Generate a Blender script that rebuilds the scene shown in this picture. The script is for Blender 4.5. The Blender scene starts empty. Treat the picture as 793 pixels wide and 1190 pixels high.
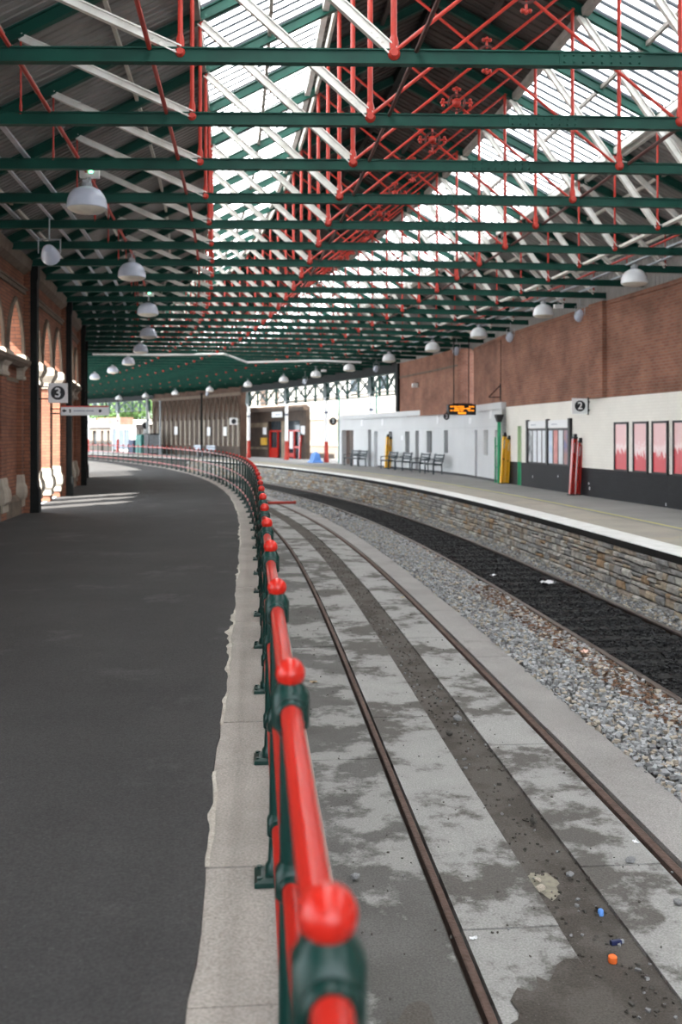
import bpy, math, random
import numpy as np
from mathutils import Vector, Matrix
random.seed(7); rng = np.random.default_rng(7)
SC = bpy.context.scene
COL = SC.collection

# ------------------------------------------------------------------ camera
cam_d = bpy.data.cameras.new('camera'); cam = bpy.data.objects.new('camera', cam_d); COL.objects.link(cam)
cam.location = (0, 0, 1.68); cam.rotation_euler = (math.pi/2, 0, 0)
cam_d.sensor_width = 36; cam_d.lens = 35; cam_d.shift_y = -89/1190; cam_d.clip_end = 600
cam_d.dof.use_dof = True; cam_d.dof.focus_distance = 6.5; cam_d.dof.aperture_fstop = 2.6
SC.camera = cam
# ------------------------------------------------------------------ sky and sun
w = bpy.data.worlds.new('sky'); SC.world = w; w.use_nodes = True
bg = w.node_tree.nodes['Background']; bg.inputs[0].default_value = (.86, .93, 1.0, 1); bg.inputs[1].default_value = 1.5
sd = bpy.data.lights.new('sun', 'SUN'); sun = bpy.data.objects.new('sun', sd); COL.objects.link(sun)
sd.energy = 8.0; sd.angle = .02; sd.color = (1, .95, .88)
_el = math.radians(51.5); _L = Vector((.62*math.cos(_el), .78*math.cos(_el), -math.sin(_el)))
sun.rotation_euler = _L.to_track_quat('-Z', 'Y').to_euler(); sun.location = (-30, -20, 40)
SC.view_settings.view_transform = 'Standard'; SC.view_settings.look = 'None'
SC.view_settings.gamma = 1; SC.view_settings.use_curve_mapping = False
SC.view_settings.exposure = 2.2
# how far the platform roof reaches back towards the camera
ROOF_S0 = -14.0

# ------------------------------------------------------------------ the curve of the tracks: s along, u to the right of the railing
DS = .05; S_MIN = -30; S_MAX = 170
def kap(s): return 0 if s < 8 else (.0075*(s-8)/20 if s < 28 else .0075)
_n = int((S_MAX-S_MIN)/DS)+1
_S = np.array([S_MIN+i*DS for i in range(_n)]); _T = np.zeros(_n); _X = np.zeros(_n); _Y = np.zeros(_n)
_i0 = int(round(-S_MIN/DS)); _T[_i0] = .088; _X[_i0] = .09
for i in range(_i0+1, _n):
    _T[i] = _T[i-1]+kap(_S[i-1])*DS; t = (_T[i]+_T[i-1])/2
    _X[i] = _X[i-1]-math.sin(t)*DS; _Y[i] = _Y[i-1]+math.cos(t)*DS
for i in range(_i0-1, -1, -1):
    _T[i] = .088; _X[i] = _X[i+1]+math.sin(.088)*DS; _Y[i] = _Y[i+1]-math.cos(.088)*DS
def TH(s): return float(np.interp(s, _S, _T))
def P(s, u, z=0.0):
    t = TH(s)
    return Vector((float(np.interp(s, _S, _X))+u*math.cos(t), float(np.interp(s, _S, _Y))+u*math.sin(t), z))
YAW = .05; RU = 3.25                       # roof trusses lie a little skew to the track
def PT(s, u, z=0.0): return P(s-YAW*(u-RU), u, z)
def arange(a, b, d):
    n = max(1, int(round((b-a)/d))); return [a+(b-a)*i/n for i in range(n+1)]

# ------------------------------------------------------------------ mesh helper
class MB:
    def __init__(s): s.v = []; s.f = []; s.m = []
    def add(s, vs, fs, mi=0):
        b = len(s.v); s.v += [tuple(p) for p in vs]
        s.f += [tuple(b+i for i in f) for f in fs]; s.m += [mi]*len(fs); return s
    def box(s, x0, x1, y0, y1, z0, z1, mi=0, M=None):
        vs = [Vector(p) for p in ((x0,y0,z0),(x1,y0,z0),(x1,y1,z0),(x0,y1,z0),(x0,y0,z1),(x1,y0,z1),(x1,y1,z1),(x0,y1,z1))]
        if M: vs = [M @ p for p in vs]
        return s.add(vs, [(3,2,1,0),(4,5,6,7),(0,1,5,4),(1,2,6,5),(2,3,7,6),(3,0,4,7)], mi)
    def hexa(s, a, b, mi=0):     # two quads, bottom and top rings of 4
        return s.add(list(a)+list(b), [(3,2,1,0),(4,5,6,7),(0,1,5,4),(1,2,6,5),(2,3,7,6),(3,0,4,7)], mi)
    def tube(s, p0, p1, r0, r1=None, n=8, mi=0, cap=True):
        p0 = Vector(p0); p1 = Vector(p1); r1 = r0 if r1 is None else r1
        d = (p1-p0).normalized(); a = d.orthogonal().normalized(); b = d.cross(a)
        vs = []
        for p, r in ((p0, r0), (p1, r1)):
            vs += [p+(a*math.cos(2*math.pi*k/n)+b*math.sin(2*math.pi*k/n))*r for k in range(n)]
        fs = [(k, (k+1) % n, n+(k+1) % n, n+k) for k in range(n)]
        if cap: fs += [tuple(range(n-1, -1, -1)), tuple(range(n, 2*n))]
        return s.add(vs, fs, mi)
    def path(s, pts, r, n=6, mi=0):
        for a, b in zip(pts[:-1], pts[1:]): s.tube(a, b, r, n=n, mi=mi)
        return s
    def bar(s, p0, p1, w, h, up=(0,0,1), mi=0):   # rectangular bar, w sideways, h along up
        p0 = Vector(p0); p1 = Vector(p1); d = (p1-p0).normalized(); up = Vector(up)
        sd_ = d.cross(up)
        if sd_.length < 1e-6: sd_ = d.orthogonal()
        sd_.normalize(); up = sd_.cross(d).normalized()
        q = lambda p: [p-sd_*w/2-up*h/2, p+sd_*w/2-up*h/2, p+sd_*w/2+up*h/2, p-sd_*w/2+up*h/2]
        return s.add(q(p0)+q(p1), [(3,2,1,0),(4,5,6,7),(0,1,5,4),(1,2,6,5),(2,3,7,6),(3,0,4,7)], mi)
    def lathe(s, prof, n=16, c=(0,0,0), mi=0, M=None):
        vs = []; c = Vector(c)
        for r, z in prof:
            for k in range(n):
                p = Vector((r*math.cos(2*math.pi*k/n), r*math.sin(2*math.pi*k/n), z))
                vs.append((M @ p if M else p)+c)
        fs = []
        for j in range(len(prof)-1):
            fs += [(j*n+k, j*n+(k+1) % n, (j+1)*n+(k+1) % n, (j+1)*n+k) for k in range(n)]
        fs += [tuple(range(n-1, -1, -1)), tuple(range((len(prof)-1)*n, len(prof)*n))]
        return s.add(vs, fs, mi)
    def ball(s, c, r, n=14, m=8, mi=0, sz=1.0):
        return s.lathe([(max(1e-4, r*math.sin(math.pi*j/m)), -r*sz*math.cos(math.pi*j/m)) for j in range(m+1)], n, c, mi)
    def loft(s, rings, mi=0):    # rings: (z, x0, x1, y0, y1)
        vs = []
        for z, x0, x1, y0, y1 in rings: vs += [(x0,y0,z),(x1,y0,z),(x1,y1,z),(x0,y1,z)]
        fs = [(3,2,1,0)]
        for j in range(len(rings)-1):
            fs += [(4*j+k, 4*j+(k+1) % 4, 4*j+4+(k+1) % 4, 4*j+4+k) for k in range(4)]
        e = 4*(len(rings)-1); fs.append((e, e+1, e+2, e+3))
        return s.add(vs, fs, mi)
    def prism(s, poly, t, mi=0):   # poly: (x, z) outline, extruded in y from 0 to t
        n = len(poly); vs = [(x, 0, z) for x, z in poly]+[(x, t, z) for x, z in poly]
        fs = [tuple(range(n)), tuple(range(2*n-1, n-1, -1))]+[(k, n+k, n+(k+1) % n, (k+1) % n) for k in range(n)]
        return s.add(vs, fs, mi)
    def sweep(s, prof, ss, mi=0, cap=True, fn=P):   # closed profile of (u, z)
        n = len(prof); vs = []
        for q in ss: vs += [fn(q, u, z) for u, z in prof]
        fs = []
        for j in range(len(ss)-1):
            fs += [(j*n+k, (j+1)*n+k, (j+1)*n+(k+1) % n, j*n+(k+1) % n) for k in range(n)]
        if cap: fs += [tuple(range(n)), tuple(range(len(ss)*n-1, (len(ss)-1)*n-1, -1))]
        return s.add(vs, fs, mi)
    def mesh(s, name, mats, smooth=False, uv=False, off=None):
        me = bpy.data.meshes.new(name)
        vs = s.v if off is None else [(x-off[0], y-off[1], z-off[2]) for x, y, z in s.v]
        me.from_pydata(vs, [], s.f)
        for m in (mats if isinstance(mats, (list, tuple)) else [mats]): me.materials.append(m)
        if any(s.m): me.polygons.foreach_set('material_index', s.m)
        me.update()
        import bmesh
        b = bmesh.new(); b.from_mesh(me); bmesh.ops.recalc_face_normals(b, faces=b.faces); b.to_mesh(me); b.free()
        if smooth:
            me.polygons.foreach_set('use_smooth', [True]*len(me.polygons))
            try: me.set_sharp_from_angle(angle=math.radians(40))
            except Exception: pass
        if uv:
            l = me.uv_layers.new(name='uv')
            for p in me.polygons:
                nrm = p.normal
                if abs(nrm.z) > .8: f_ = lambda c: (c.x, c.y)
                else:
                    tx = Vector((-nrm.y, nrm.x, 0)).normalized()
                    if abs(tx.x) > abs(tx.y) and tx.x < 0 or abs(tx.y) >= abs(tx.x) and tx.y < 0: tx = -tx
                    f_ = lambda c, tx=tx: (c.dot(tx), c.z)
                for li in p.loop_indices: l.data[li].uv = f_(me.vertices[me.loops[li].vertex_index].co)
        return me
    def build(s, name, mats, parent=None, smooth=False, uv=False, world=False):
        off = None
        if world and parent is not None: off = parent.location
        return link(name, s.mesh(name, mats, smooth, uv, off), parent)

def link(name, data, parent=None):
    o = bpy.data.objects.new(name, data); COL.objects.link(o)
    if parent is not None: o.parent = parent
    return o
def tag(o, label=None, cat=None, group=None, kind=None):
    if label: o['label'] = label
    if cat: o['category'] = cat
    if group: o['group'] = group
    if kind: o['kind'] = kind
    return o
def thing(name, label, cat, loc=(0,0,0), rz=0, group=None):
    o = link(name, None); o.empty_display_size = .2
    o.location = loc; o.rotation_euler = (0, 0, rz); return tag(o, label, cat, group)
def struct(o, label=None, cat=None): return tag(o, label, cat, kind='structure')
ORD = ['first','second','third','fourth','fifth','sixth','seventh','eighth','ninth','tenth','eleventh','twelfth','thirteenth','fourteenth','fifteenth','sixteenth','seventeenth','eighteenth','nineteenth']
def ordinal(i):       # 0-based
    i += 1
    if i < 20: return ORD[i-1]
    tens = {2:'twent',3:'thirt',4:'fort',5:'fift',6:'sixt'}[i//10]
    return tens+'ieth' if i % 10 == 0 else tens+'y-'+ORD[i % 10-1]

# ------------------------------------------------------------------ materials
def new_mat(name):
    m = bpy.data.materials.new(name); m.use_nodes = True; nt = m.node_tree
    return m, nt, nt.nodes['Principled BSDF']
def N(nt, t, **kw):
    n = nt.nodes.new(t)
    for k, v in kw.items():
        if k.startswith('i_'): n.inputs[k[2:].replace('_', ' ')].default_value = v
        else: setattr(n, k, v)
    return n
def ramp(nt, fac, stops):
    r = nt.nodes.new('ShaderNodeValToRGB'); nt.links.new(fac, r.inputs[0]); e = r.color_ramp.elements
    while len(e) < len(stops): e.new(.5)
    for k, (p, c) in enumerate(stops): e[k].position = p; e[k].color = (*c, 1) if len(c) == 3 else c
    return r.outputs[0]
def c4(c): return (c[0], c[1], c[2], 1)
def pm(name, c1, c2=None, scale=6, rough=.6, metal=0, bump=0, bscale=40, lo=.35, hi=.65, stretch=None, coat=0, spec=.35):
    """plain paint / stone / metal: two tones broken up by noise"""
    m, nt, p = new_mat(name); L = nt.links
    p.inputs['Roughness'].default_value = rough; p.inputs['Metallic'].default_value = metal
    if coat: p.inputs['Coat Weight'].default_value = coat
    p.inputs['Specular IOR Level'].default_value = spec
    tc = N(nt, 'ShaderNodeTexCoord'); v = tc.outputs['Object']
    if stretch:
        mp = N(nt, 'ShaderNodeMapping'); mp.inputs['Scale'].default_value = stretch; L.new(v, mp.inputs[0]); v = mp.outputs[0]
    if c2 is None: c2 = tuple(x*.8 for x in c1)
    n = N(nt, 'ShaderNodeTexNoise'); n.inputs['Scale'].default_value = scale; n.inputs['Detail'].default_value = 6; L.new(v, n.inputs[0])
    L.new(ramp(nt, n.outputs[0], [(lo, c1), (hi, c2)]), p.inputs['Base Color'])
    if bump:
        b = N(nt, 'ShaderNodeTexNoise'); b.inputs['Scale'].default_value = bscale; b.inputs['Detail'].default_value = 4; L.new(v, b.inputs[0])
        bm = N(nt, 'ShaderNodeBump'); bm.inputs['Strength'].default_value = bump; bm.inputs['Distance'].default_value = .02
        L.new(b.outputs[0], bm.inputs['Height']); L.new(bm.outputs[0], p.inputs['Normal'])
    return m
def brick_mat(name, a, b, mortar, rough=.85, bw=.225, rh=.075, ms=.007, bump=.5, stain=.5):
    m, nt, p = new_mat(name); L = nt.links; p.inputs['Roughness'].default_value = rough; p.inputs['Specular IOR Level'].default_value = .25
    tc = N(nt, 'ShaderNodeTexCoord')
    br = N(nt, 'ShaderNodeTexBrick'); L.new(tc.outputs['UV'], br.inputs['Vector'])
    br.inputs['Scale'].default_value = 1; br.inputs['Brick Width'].default_value = bw; br.inputs['Row Height'].default_value = rh
    br.inputs['Mortar Size'].default_value = ms; br.inputs['Mortar Smooth'].default_value = .3; br.inputs['Bias'].default_value = -.1
    br.inputs['Color1'].default_value = c4(a); br.inputs['Color2'].default_value = c4(b); br.inputs['Mortar'].default_value = c4(mortar)
    n = N(nt, 'ShaderNodeTexNoise'); n.inputs['Scale'].default_value = 1.1; n.inputs['Detail'].default_value = 7; L.new(tc.outputs['Object'], n.inputs[0])
    r = ramp(nt, n.outputs[0], [(.35, (1,1,1)), (.7, (1-stain,)*3)])
    mx = N(nt, 'ShaderNodeMix', data_type='RGBA', blend_type='MULTIPLY'); mx.inputs['Factor'].default_value = 1
    L.new(br.outputs['Color'], mx.inputs[6]); L.new(r, mx.inputs[7]); L.new(mx.outputs[2], p.inputs['Base Color'])
    bm = N(nt, 'ShaderNodeBump'); bm.inputs['Strength'].default_value = bump; bm.inputs['Distance'].default_value = .01; bm.invert = True
    L.new(br.outputs['Fac'], bm.inputs['Height']); L.new(bm.outputs[0], p.inputs['Normal'])
    return m
def ground_mat(name, c1, c2, speck, scale=1.2, lo=.45, hi=.55, rough=.9, bump=.4, extra=None, esc=.5, elo=.55, ehi=.62):
    """worn ground: two tones at a large scale, fine grain and specks; extra = a third tone in patches"""
    m, nt, p = new_mat(name); L = nt.links; p.inputs['Roughness'].default_value = rough; p.inputs['Specular IOR Level'].default_value = .18
    tc = N(nt, 'ShaderNodeTexCoord'); v = tc.outputs['Object']
    n = N(nt, 'ShaderNodeTexNoise'); n.inputs['Scale'].default_value = scale; n.inputs['Detail'].default_value = 9; n.inputs['Roughness'].default_value = .65; L.new(v, n.inputs[0])
    base = ramp(nt, n.outputs[0], [(lo, c1), (hi, c2)])
    if extra:
        e = N(nt, 'ShaderNodeTexNoise'); e.inputs['Scale'].default_value = esc; e.inputs['Detail'].default_value = 10; e.inputs['Roughness'].default_value = .7; L.new(v, e.inputs[0])
        mx = N(nt, 'ShaderNodeMix', data_type='RGBA'); L.new(ramp(nt, e.outputs[0], [(elo, (0,0,0)), (ehi, (1,1,1))]), mx.inputs[0])
        L.new(base, mx.inputs[6]); mx.inputs[7].default_value = c4(extra); base = mx.outputs[2]
    g = N(nt, 'ShaderNodeTexNoise'); g.inputs['Scale'].default_value = 90; g.inputs['Detail'].default_value = 3; L.new(v, g.inputs[0])
    gr = ramp(nt, g.outputs[0], [(.3, (.75,.75,.75)), (.72, (1.25,1.25,1.25))])
    mx2 = N(nt, 'ShaderNodeMix', data_type='RGBA', blend_type='MULTIPLY'); mx2.inputs[0].default_value = 1
    L.new(base, mx2.inputs[6]); L.new(gr, mx2.inputs[7])
    vo = N(nt, 'ShaderNodeTexVoronoi'); vo.inputs['Scale'].default_value = 26; L.new(v, vo.inputs[0])
    mx3 = N(nt, 'ShaderNodeMix', data_type='RGBA'); L.new(ramp(nt, vo.outputs['Distance'], [(.0, (.8,.8,.8)), (.14, (0,0,0))]), mx3.inputs[0])
    L.new(mx2.outputs[2], mx3.inputs[6]); mx3.inputs[7].default_value = c4(speck); L.new(mx3.outputs[2], p.inputs['Base Color'])
    bm = N(nt, 'ShaderNodeBump'); bm.inputs['Strength'].default_value = bump; bm.inputs['Distance'].default_value = .01
    L.new(g.outputs[0], bm.inputs['Height']); L.new(bm.outputs[0], p.inputs['Normal'])
    return m
def glass_sheet(name, col, tr=.8):
    m = bpy.data.materials.new(name); m.use_nodes = True; nt = m.node_tree; nt.nodes.clear(); L = nt.links
    o = N(nt, 'ShaderNodeOutputMaterial'); a = N(nt, 'ShaderNodeBsdfTranslucent'); b = N(nt, 'ShaderNodeBsdfDiffuse'); mx = N(nt, 'ShaderNodeMixShader')
    tc = N(nt, 'ShaderNodeTexCoord'); n = N(nt, 'ShaderNodeTexNoise'); n.inputs['Scale'].default_value = 1.3; n.inputs['Detail'].default_value = 6
    L.new(tc.outputs['Object'], n.inputs[0])
    r = ramp(nt, n.outputs[0], [(.4, col), (.7, tuple(x*.85 for x in col))])
    L.new(r, a.inputs[0]); L.new(r, b.inputs[0]); mx.inputs[0].default_value = 1-tr
    L.new(a.outputs[0], mx.inputs[1]); L.new(b.outputs[0], mx.inputs[2]); L.new(mx.outputs[0], o.inputs[0]); return m
def clear_glass(name, col=(.9,.95,.95)):
    m, nt, p = new_mat(name); p.inputs['Base Color'].default_value = c4(col); p.inputs['Roughness'].default_value = .08
    p.inputs['Transmission Weight'].default_value = .9; return m
def glow(name, col, st):
    m, nt, p = new_mat(name); p.inputs['Base Color'].default_value = c4(col); p.inputs['Emission Color'].default_value = c4(col); p.inputs['Emission Strength'].default_value = st; return m

M = {}
M['asphalt'] = ground_mat('asphalt', (.042,.041,.041), (.054,.053,.052), (.09,.09,.088), scale=.7, lo=.35, hi=.7, extra=(.085,.083,.082), esc=.8, elo=.56, ehi=.70)
M['asphalt2'] = ground_mat('platform_asphalt', (.25,.248,.243), (.31,.307,.30), (.34,.34,.335), scale=.8, lo=.35, hi=.7)
M['coping'] = ground_mat('coping_stone', (.325,.298,.272), (.265,.243,.222), (.14,.13,.12), scale=1.6, lo=.4, hi=.65, extra=(.22,.21,.20), esc=.8, elo=.6, ehi=.72)
M['cement'] = ground_mat('cement', (.46,.43,.38), (.36,.33,.29), (.25,.23,.2), scale=3)
M['concrete'] = ground_mat('concrete', (.33,.325,.315), (.26,.255,.25), (.17,.165,.16), scale=1.1, lo=.4, hi=.62, extra=(.115,.108,.10), esc=1.1, elo=.50, ehi=.56)
M['concrete_clean'] = ground_mat('concrete_clean', (.315,.30,.292), (.26,.247,.24), (.2,.19,.18), scale=1.1, lo=.4, hi=.65, extra=(.17,.16,.15), esc=.9, elo=.6, ehi=.7)
M['concrete_dirty'] = ground_mat('concrete_dirty', (.14,.135,.13), (.10,.096,.09), (.24,.235,.23), scale=1.5, lo=.35, hi=.65, extra=(.29,.285,.275), esc=1.0, elo=.49, ehi=.55)
M['dirt'] = ground_mat('dirt', (.105,.095,.085), (.075,.066,.058), (.22,.21,.2), scale=2, bump=.9)
M['bed'] = ground_mat('ballast_bed', (.16,.155,.15), (.10,.095,.09), (.3,.29,.28), scale=6, bump=1)
M['bed_dark'] = ground_mat('oily_bed', (.011,.011,.012), (.016,.016,.016), (.03,.03,.033), scale=4, bump=1, rough=.75)
M['stone_a'] = pm('ballast_grey', (.42,.43,.44), (.26,.265,.27), 9, .9)
M['stone_b'] = pm('ballast_dark_grey', (.25,.255,.26), (.17,.17,.17), 9, .9)
M['stone_c'] = pm('ballast_buff', (.46,.41,.34), (.3,.26,.21), 9, .9)
M['stone_oily'] = pm('ballast_oily', (.016,.016,.018), (.009,.009,.010), 9, .6)
M['leaf_litter'] = pm('dead_leaf', (.16,.085,.05), (.09,.05,.03), 20, .9)
M['rust'] = pm('rusty_rail', (.115,.072,.058), (.08,.05,.04), 14, .75, bump=.4)
M['rail_side'] = pm('rail_side', (.07,.045,.035), (.04,.03,.026), 14, .7)
M['rail_top'] = pm('rail_top', (.17,.14,.12), (.12,.1,.09), 9, .4, metal=.6)
M['sleeper'] = pm('sleeper_timber', (.018,.017,.017), (.010,.010,.010), 6, .85, bump=.4)
M['white_edge'] = pm('white_edge', (.80,.80,.79), (.68,.68,.66), 4, .7)
M['edge_shadow'] = pm('edge_shadow', (.012,.012,.012), (.018,.017,.016), 4, .8, spec=.15)
M['tan_paving'] = ground_mat('tan_paving', (.40,.365,.315), (.34,.32,.285), (.45,.42,.37), scale=1.1, lo=.4, hi=.6, extra=(.46,.37,.25), esc=.9, elo=.58, ehi=.68)
M['yellow_line'] = pm('yellow_line', (.62,.56,.16), (.5,.46,.2), 6, .8)
WALLSTONE = [pm('wall_stone_%s' % k, a, tuple(x*.62 for x in a), 7, .95, bump=.7, bscale=30) for k, a in (('grey', (.45,.425,.385)), ('brown', (.39,.33,.27)), ('buff', (.48,.40,.30)), ('pale', (.55,.53,.485)), ('ochre', (.42,.29,.18)), ('slate', (.34,.335,.325)))]
M['mortar'] = pm('old_mortar', (.10,.092,.082), (.06,.056,.05), 5, .95, bump=.6)
M['red'] = pm('red_paint', (.50,.018,.010), (.43,.016,.009), 3, .28, coat=.1)
M['red_rod'] = pm('red_rod_paint', (.45,.036,.022), (.34,.028,.018), 3, .45)
M['green'] = pm('green_paint', (.004,.032,.026), (.0035,.023,.019), 3, .3, spec=.3)
M['green_beam'] = pm('green_beam_paint', (.006,.058,.042), (.005,.04,.03), 2, .5, spec=.2)
M['white_strut'] = pm('white_strut_paint', (.74,.73,.70), (.58,.57,.53), 4, .5)
M['cream_purlin'] = pm('cream_purlin', (.55,.53,.48), (.42,.4,.36), 4, .6)
M['grey_purlin'] = pm('grey_purlin', (.30,.275,.25), (.22,.2,.18), 4, .6)
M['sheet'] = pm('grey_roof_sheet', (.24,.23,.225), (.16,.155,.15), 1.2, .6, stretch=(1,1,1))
M['sheet_shade'] = pm('shaded_roof_sheet', (.065,.052,.047), (.04,.034,.031), 1.2, .75)  # dark brown sheet with the unlit ridge's shade put into its colour
M['glazing'] = glass_sheet('translucent_sheet', (.93,.95,.96), .85)
M['glazing_rib'] = glass_sheet('translucent_sheet_rib', (.05,.055,.06), .6)
M['dark_pipe'] = pm('dark_red_pipe', (.10,.03,.025), (.06,.02,.018), 4, .5)
M['brick_left'] = brick_mat('red_brick_left', (.30,.125,.075), (.23,.09,.055), (.09,.065,.055), stain=.4)
M['brick_right'] = brick_mat('red_brick_right', (.33,.145,.095), (.255,.105,.07), (.29,.22,.18), stain=.42)
M['brick_white'] = brick_mat('white_painted_brick', (.86,.83,.77), (.84,.81,.75), (.80,.77,.71), stain=.07, bump=.35)
M['brick_black'] = brick_mat('black_painted_brick', (.020,.021,.025), (.016,.017,.020), (.012,.012,.014), stain=.2, bump=.5, rough=.6)
M['sandstone'] = pm('sandstone', (.40,.355,.30), (.32,.28,.23), 5, .9, bump=.3)
M['dark_stone'] = pm('dark_stone', (.17,.13,.10), (.115,.09,.07), 4, .9, bump=.3)
M['black_iron'] = pm('black_iron', (.010,.011,.011), (.007,.008,.008), 4, .6, spec=.12)
M['white_render'] = pm('white_render', (.63,.645,.66), (.59,.605,.62), .8, .75)
M['grey_render'] = pm('grey_render', (.48,.50,.52), (.42,.44,.46), 1, .8)
M['window_dark'] = pm('dark_window_glass', (.04,.055,.065), (.03,.04,.05), 2, .1)
M['door_brown'] = pm('brown_door', (.10,.06,.045), (.06,.04,.03), 3, .5)
M['beige'] = pm('beige_facade', (.19,.155,.13), (.17,.14,.115), .6, .85)
M['beige_pale'] = pm('pale_facade', (.29,.26,.22), (.26,.235,.20), .6, .85)
M['far_white'] = pm('far_white_facade', (.36,.35,.33), (.33,.32,.30), .5, .85)
M['brown_wood'] = pm('brown_shopfront', (.075,.05,.036), (.048,.033,.025), 2, .7)
M['brown_stone'] = brick_mat('brown_brick', (.105,.058,.04), (.08,.044,.031), (.075,.056,.044), stain=.4)
M['dado'] = brick_mat('tan_tile', (.45,.36,.24), (.42,.33,.22), (.3,.24,.17), bw=.45, rh=.3)
M['yellow'] = pm('yellow_paint', (.88,.50,.015), (.80,.44,.015), 3, .45)
M['yellow_box'] = pm('yellow_box_paint', (.70,.42,.05), (.6,.34,.04), 3, .5)
M['black'] = pm('black_paint', (.018,.018,.02), (.012,.012,.014), 3, .5)
M['white'] = pm('white_panel', (.82,.83,.84), (.78,.79,.80), 2, .5)
M['paper'] = pm('paper', (.80,.81,.83), (.74,.75,.78), 3, .8)
M['sign_black'] = pm('sign_black', (.012,.014,.018), (.010,.012,.015), 3, .4)
M['sign_red'] = pm('sign_red', (.60,.05,.04), (.55,.05,.04), 3, .5)
M['grey_text'] = pm('grey_print', (.35,.38,.45), (.3,.33,.4), 3, .6)
M['bright_green'] = pm('bright_green_paint', (.03,.36,.17), (.025,.30,.14), 3, .45)
M['pale_green'] = pm('pale_green_paint', (.45,.60,.35), (.4,.54,.32), 3, .6)
M['bench'] = pm('bench_slate_paint', (.045,.06,.07), (.03,.042,.05), 3, .5)
M['lamp_dome'] = pm('lamp_dome', (.74,.76,.79), (.66,.68,.71), 3, .25)
M['lamp_dome_sky'] = pm('lamp_dome_sky', (.52,.56,.66), (.45,.49,.59), 3, .18)  # blue tint puts the sky's reflection into the colour
M['lamp_glass'] = pm('lamp_glass', (.62,.58,.50), (.5,.46,.4), 6, .3)
M['tray'] = pm('cable_tray', (.42,.46,.52), (.32,.35,.4), 4, .4, metal=.4)
M['steel_grey'] = pm('grey_steel', (.32,.34,.36), (.25,.27,.29), 4, .45)
M['board_frame'] = pm('frame_black', (.022,.020,.021), (.014,.013,.014), 3, .45)
M['blue'] = pm('blue_plastic', (.12,.30,.75), (.10,.26,.66), 3, .5)
M['cabinet_green'] = pm('cabinet_green', (.05,.22,.19), (.04,.17,.15), 3, .5)
M['navy'] = pm('navy_paint', (.02,.04,.11), (.015,.03,.08), 3, .5)
M['leaf'] = pm('foliage', (.085,.16,.04), (.045,.10,.02), 1.5, .7)
M['bark'] = pm('bark', (.10,.07,.05), (.06,.045,.03), 6, .9)
M['ext_ground'] = ground_mat('yard', (.38,.37,.35), (.32,.31,.29), (.3,.3,.3))
M['led'] = glow('amber_led', (1.0,.30,.01), .32)
M['green_led'] = glow('green_led', (.1,1,.35), 3.0)
M['orange'] = pm('orange_cap', (.85,.17,.03), (.75,.14,.03), 3, .5)
M['dark_blue'] = pm('dark_blue_plastic', (.02,.03,.10), (.015,.02,.07), 3, .4)
def poster_mat(name, seed, level):
    m, nt, p = new_mat(name); L = nt.links; p.inputs['Roughness'].default_value = .35
    tc = N(nt, 'ShaderNodeTexCoord'); sx = N(nt, 'ShaderNodeSeparateXYZ'); L.new(tc.outputs['Object'], sx.inputs[0])
    mp = N(nt, 'ShaderNodeMapping'); mp.inputs['Location'].default_value = (seed*3.7, seed*1.3, seed); mp.inputs['Scale'].default_value = (1, 3.2, 1.6); L.new(tc.outputs['Object'], mp.inputs[0])
    n = N(nt, 'ShaderNodeTexNoise'); n.inputs['Scale'].default_value = 2.2; n.inputs['Detail'].default_value = 6; n.inputs['Distortion'].default_value = 1.0; L.new(mp.outputs[0], n.inputs[0])
    ad = N(nt, 'ShaderNodeMath', operation='MULTIPLY_ADD'); L.new(n.outputs[0], ad.inputs[0]); ad.inputs[1].default_value = .55; L.new(sx.outputs[2], ad.inputs[2])
    L.new(ramp(nt, ad.outputs[0], [(level-.03, (.62,.03,.045)), (level+.03, (.80,.50,.50)), (level+.14, (.86,.68,.67)), (level+.24, (.80,.50,.50)), (level+.36, (.86,.70,.69)), (level+.5, (.78,.46,.46))]), p.inputs['Base Color'])
    return m

def font_mesh(txt, size, depth=.004):
    c = bpy.data.curves.new('glyph', 'FONT'); c.body = txt; c.size = size; c.align_x = 'CENTER'; c.align_y = 'CENTER'; c.extrude = depth; c.offset = size*.018
    o = bpy.data.objects.new('glyph', c); COL.objects.link(o)
    bpy.context.view_layer.update()
    me = bpy.data.meshes.new_from_object(o.evaluated_get(bpy.context.evaluated_depsgraph_get()))
    bpy.data.objects.remove(o); bpy.data.curves.remove(c); return me
def glyph(name, txt, size, mat, parent, loc, rot):
    me = font_mesh(txt, size); me.materials.clear(); me.materials.append(mat)
    o = link(name, me, parent); o.location = loc; o.rotation_euler = rot; return o

# ================================================================== GROUND
S_END = 112
ss_all = arange(-16, S_END, 1.0)
def edge_noise(s, k=1.0): return .008*math.sin(s*2.1*k)+.006*math.sin(s*5.7*k+1)+.004*math.sin(s*13.3*k+2)
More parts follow.
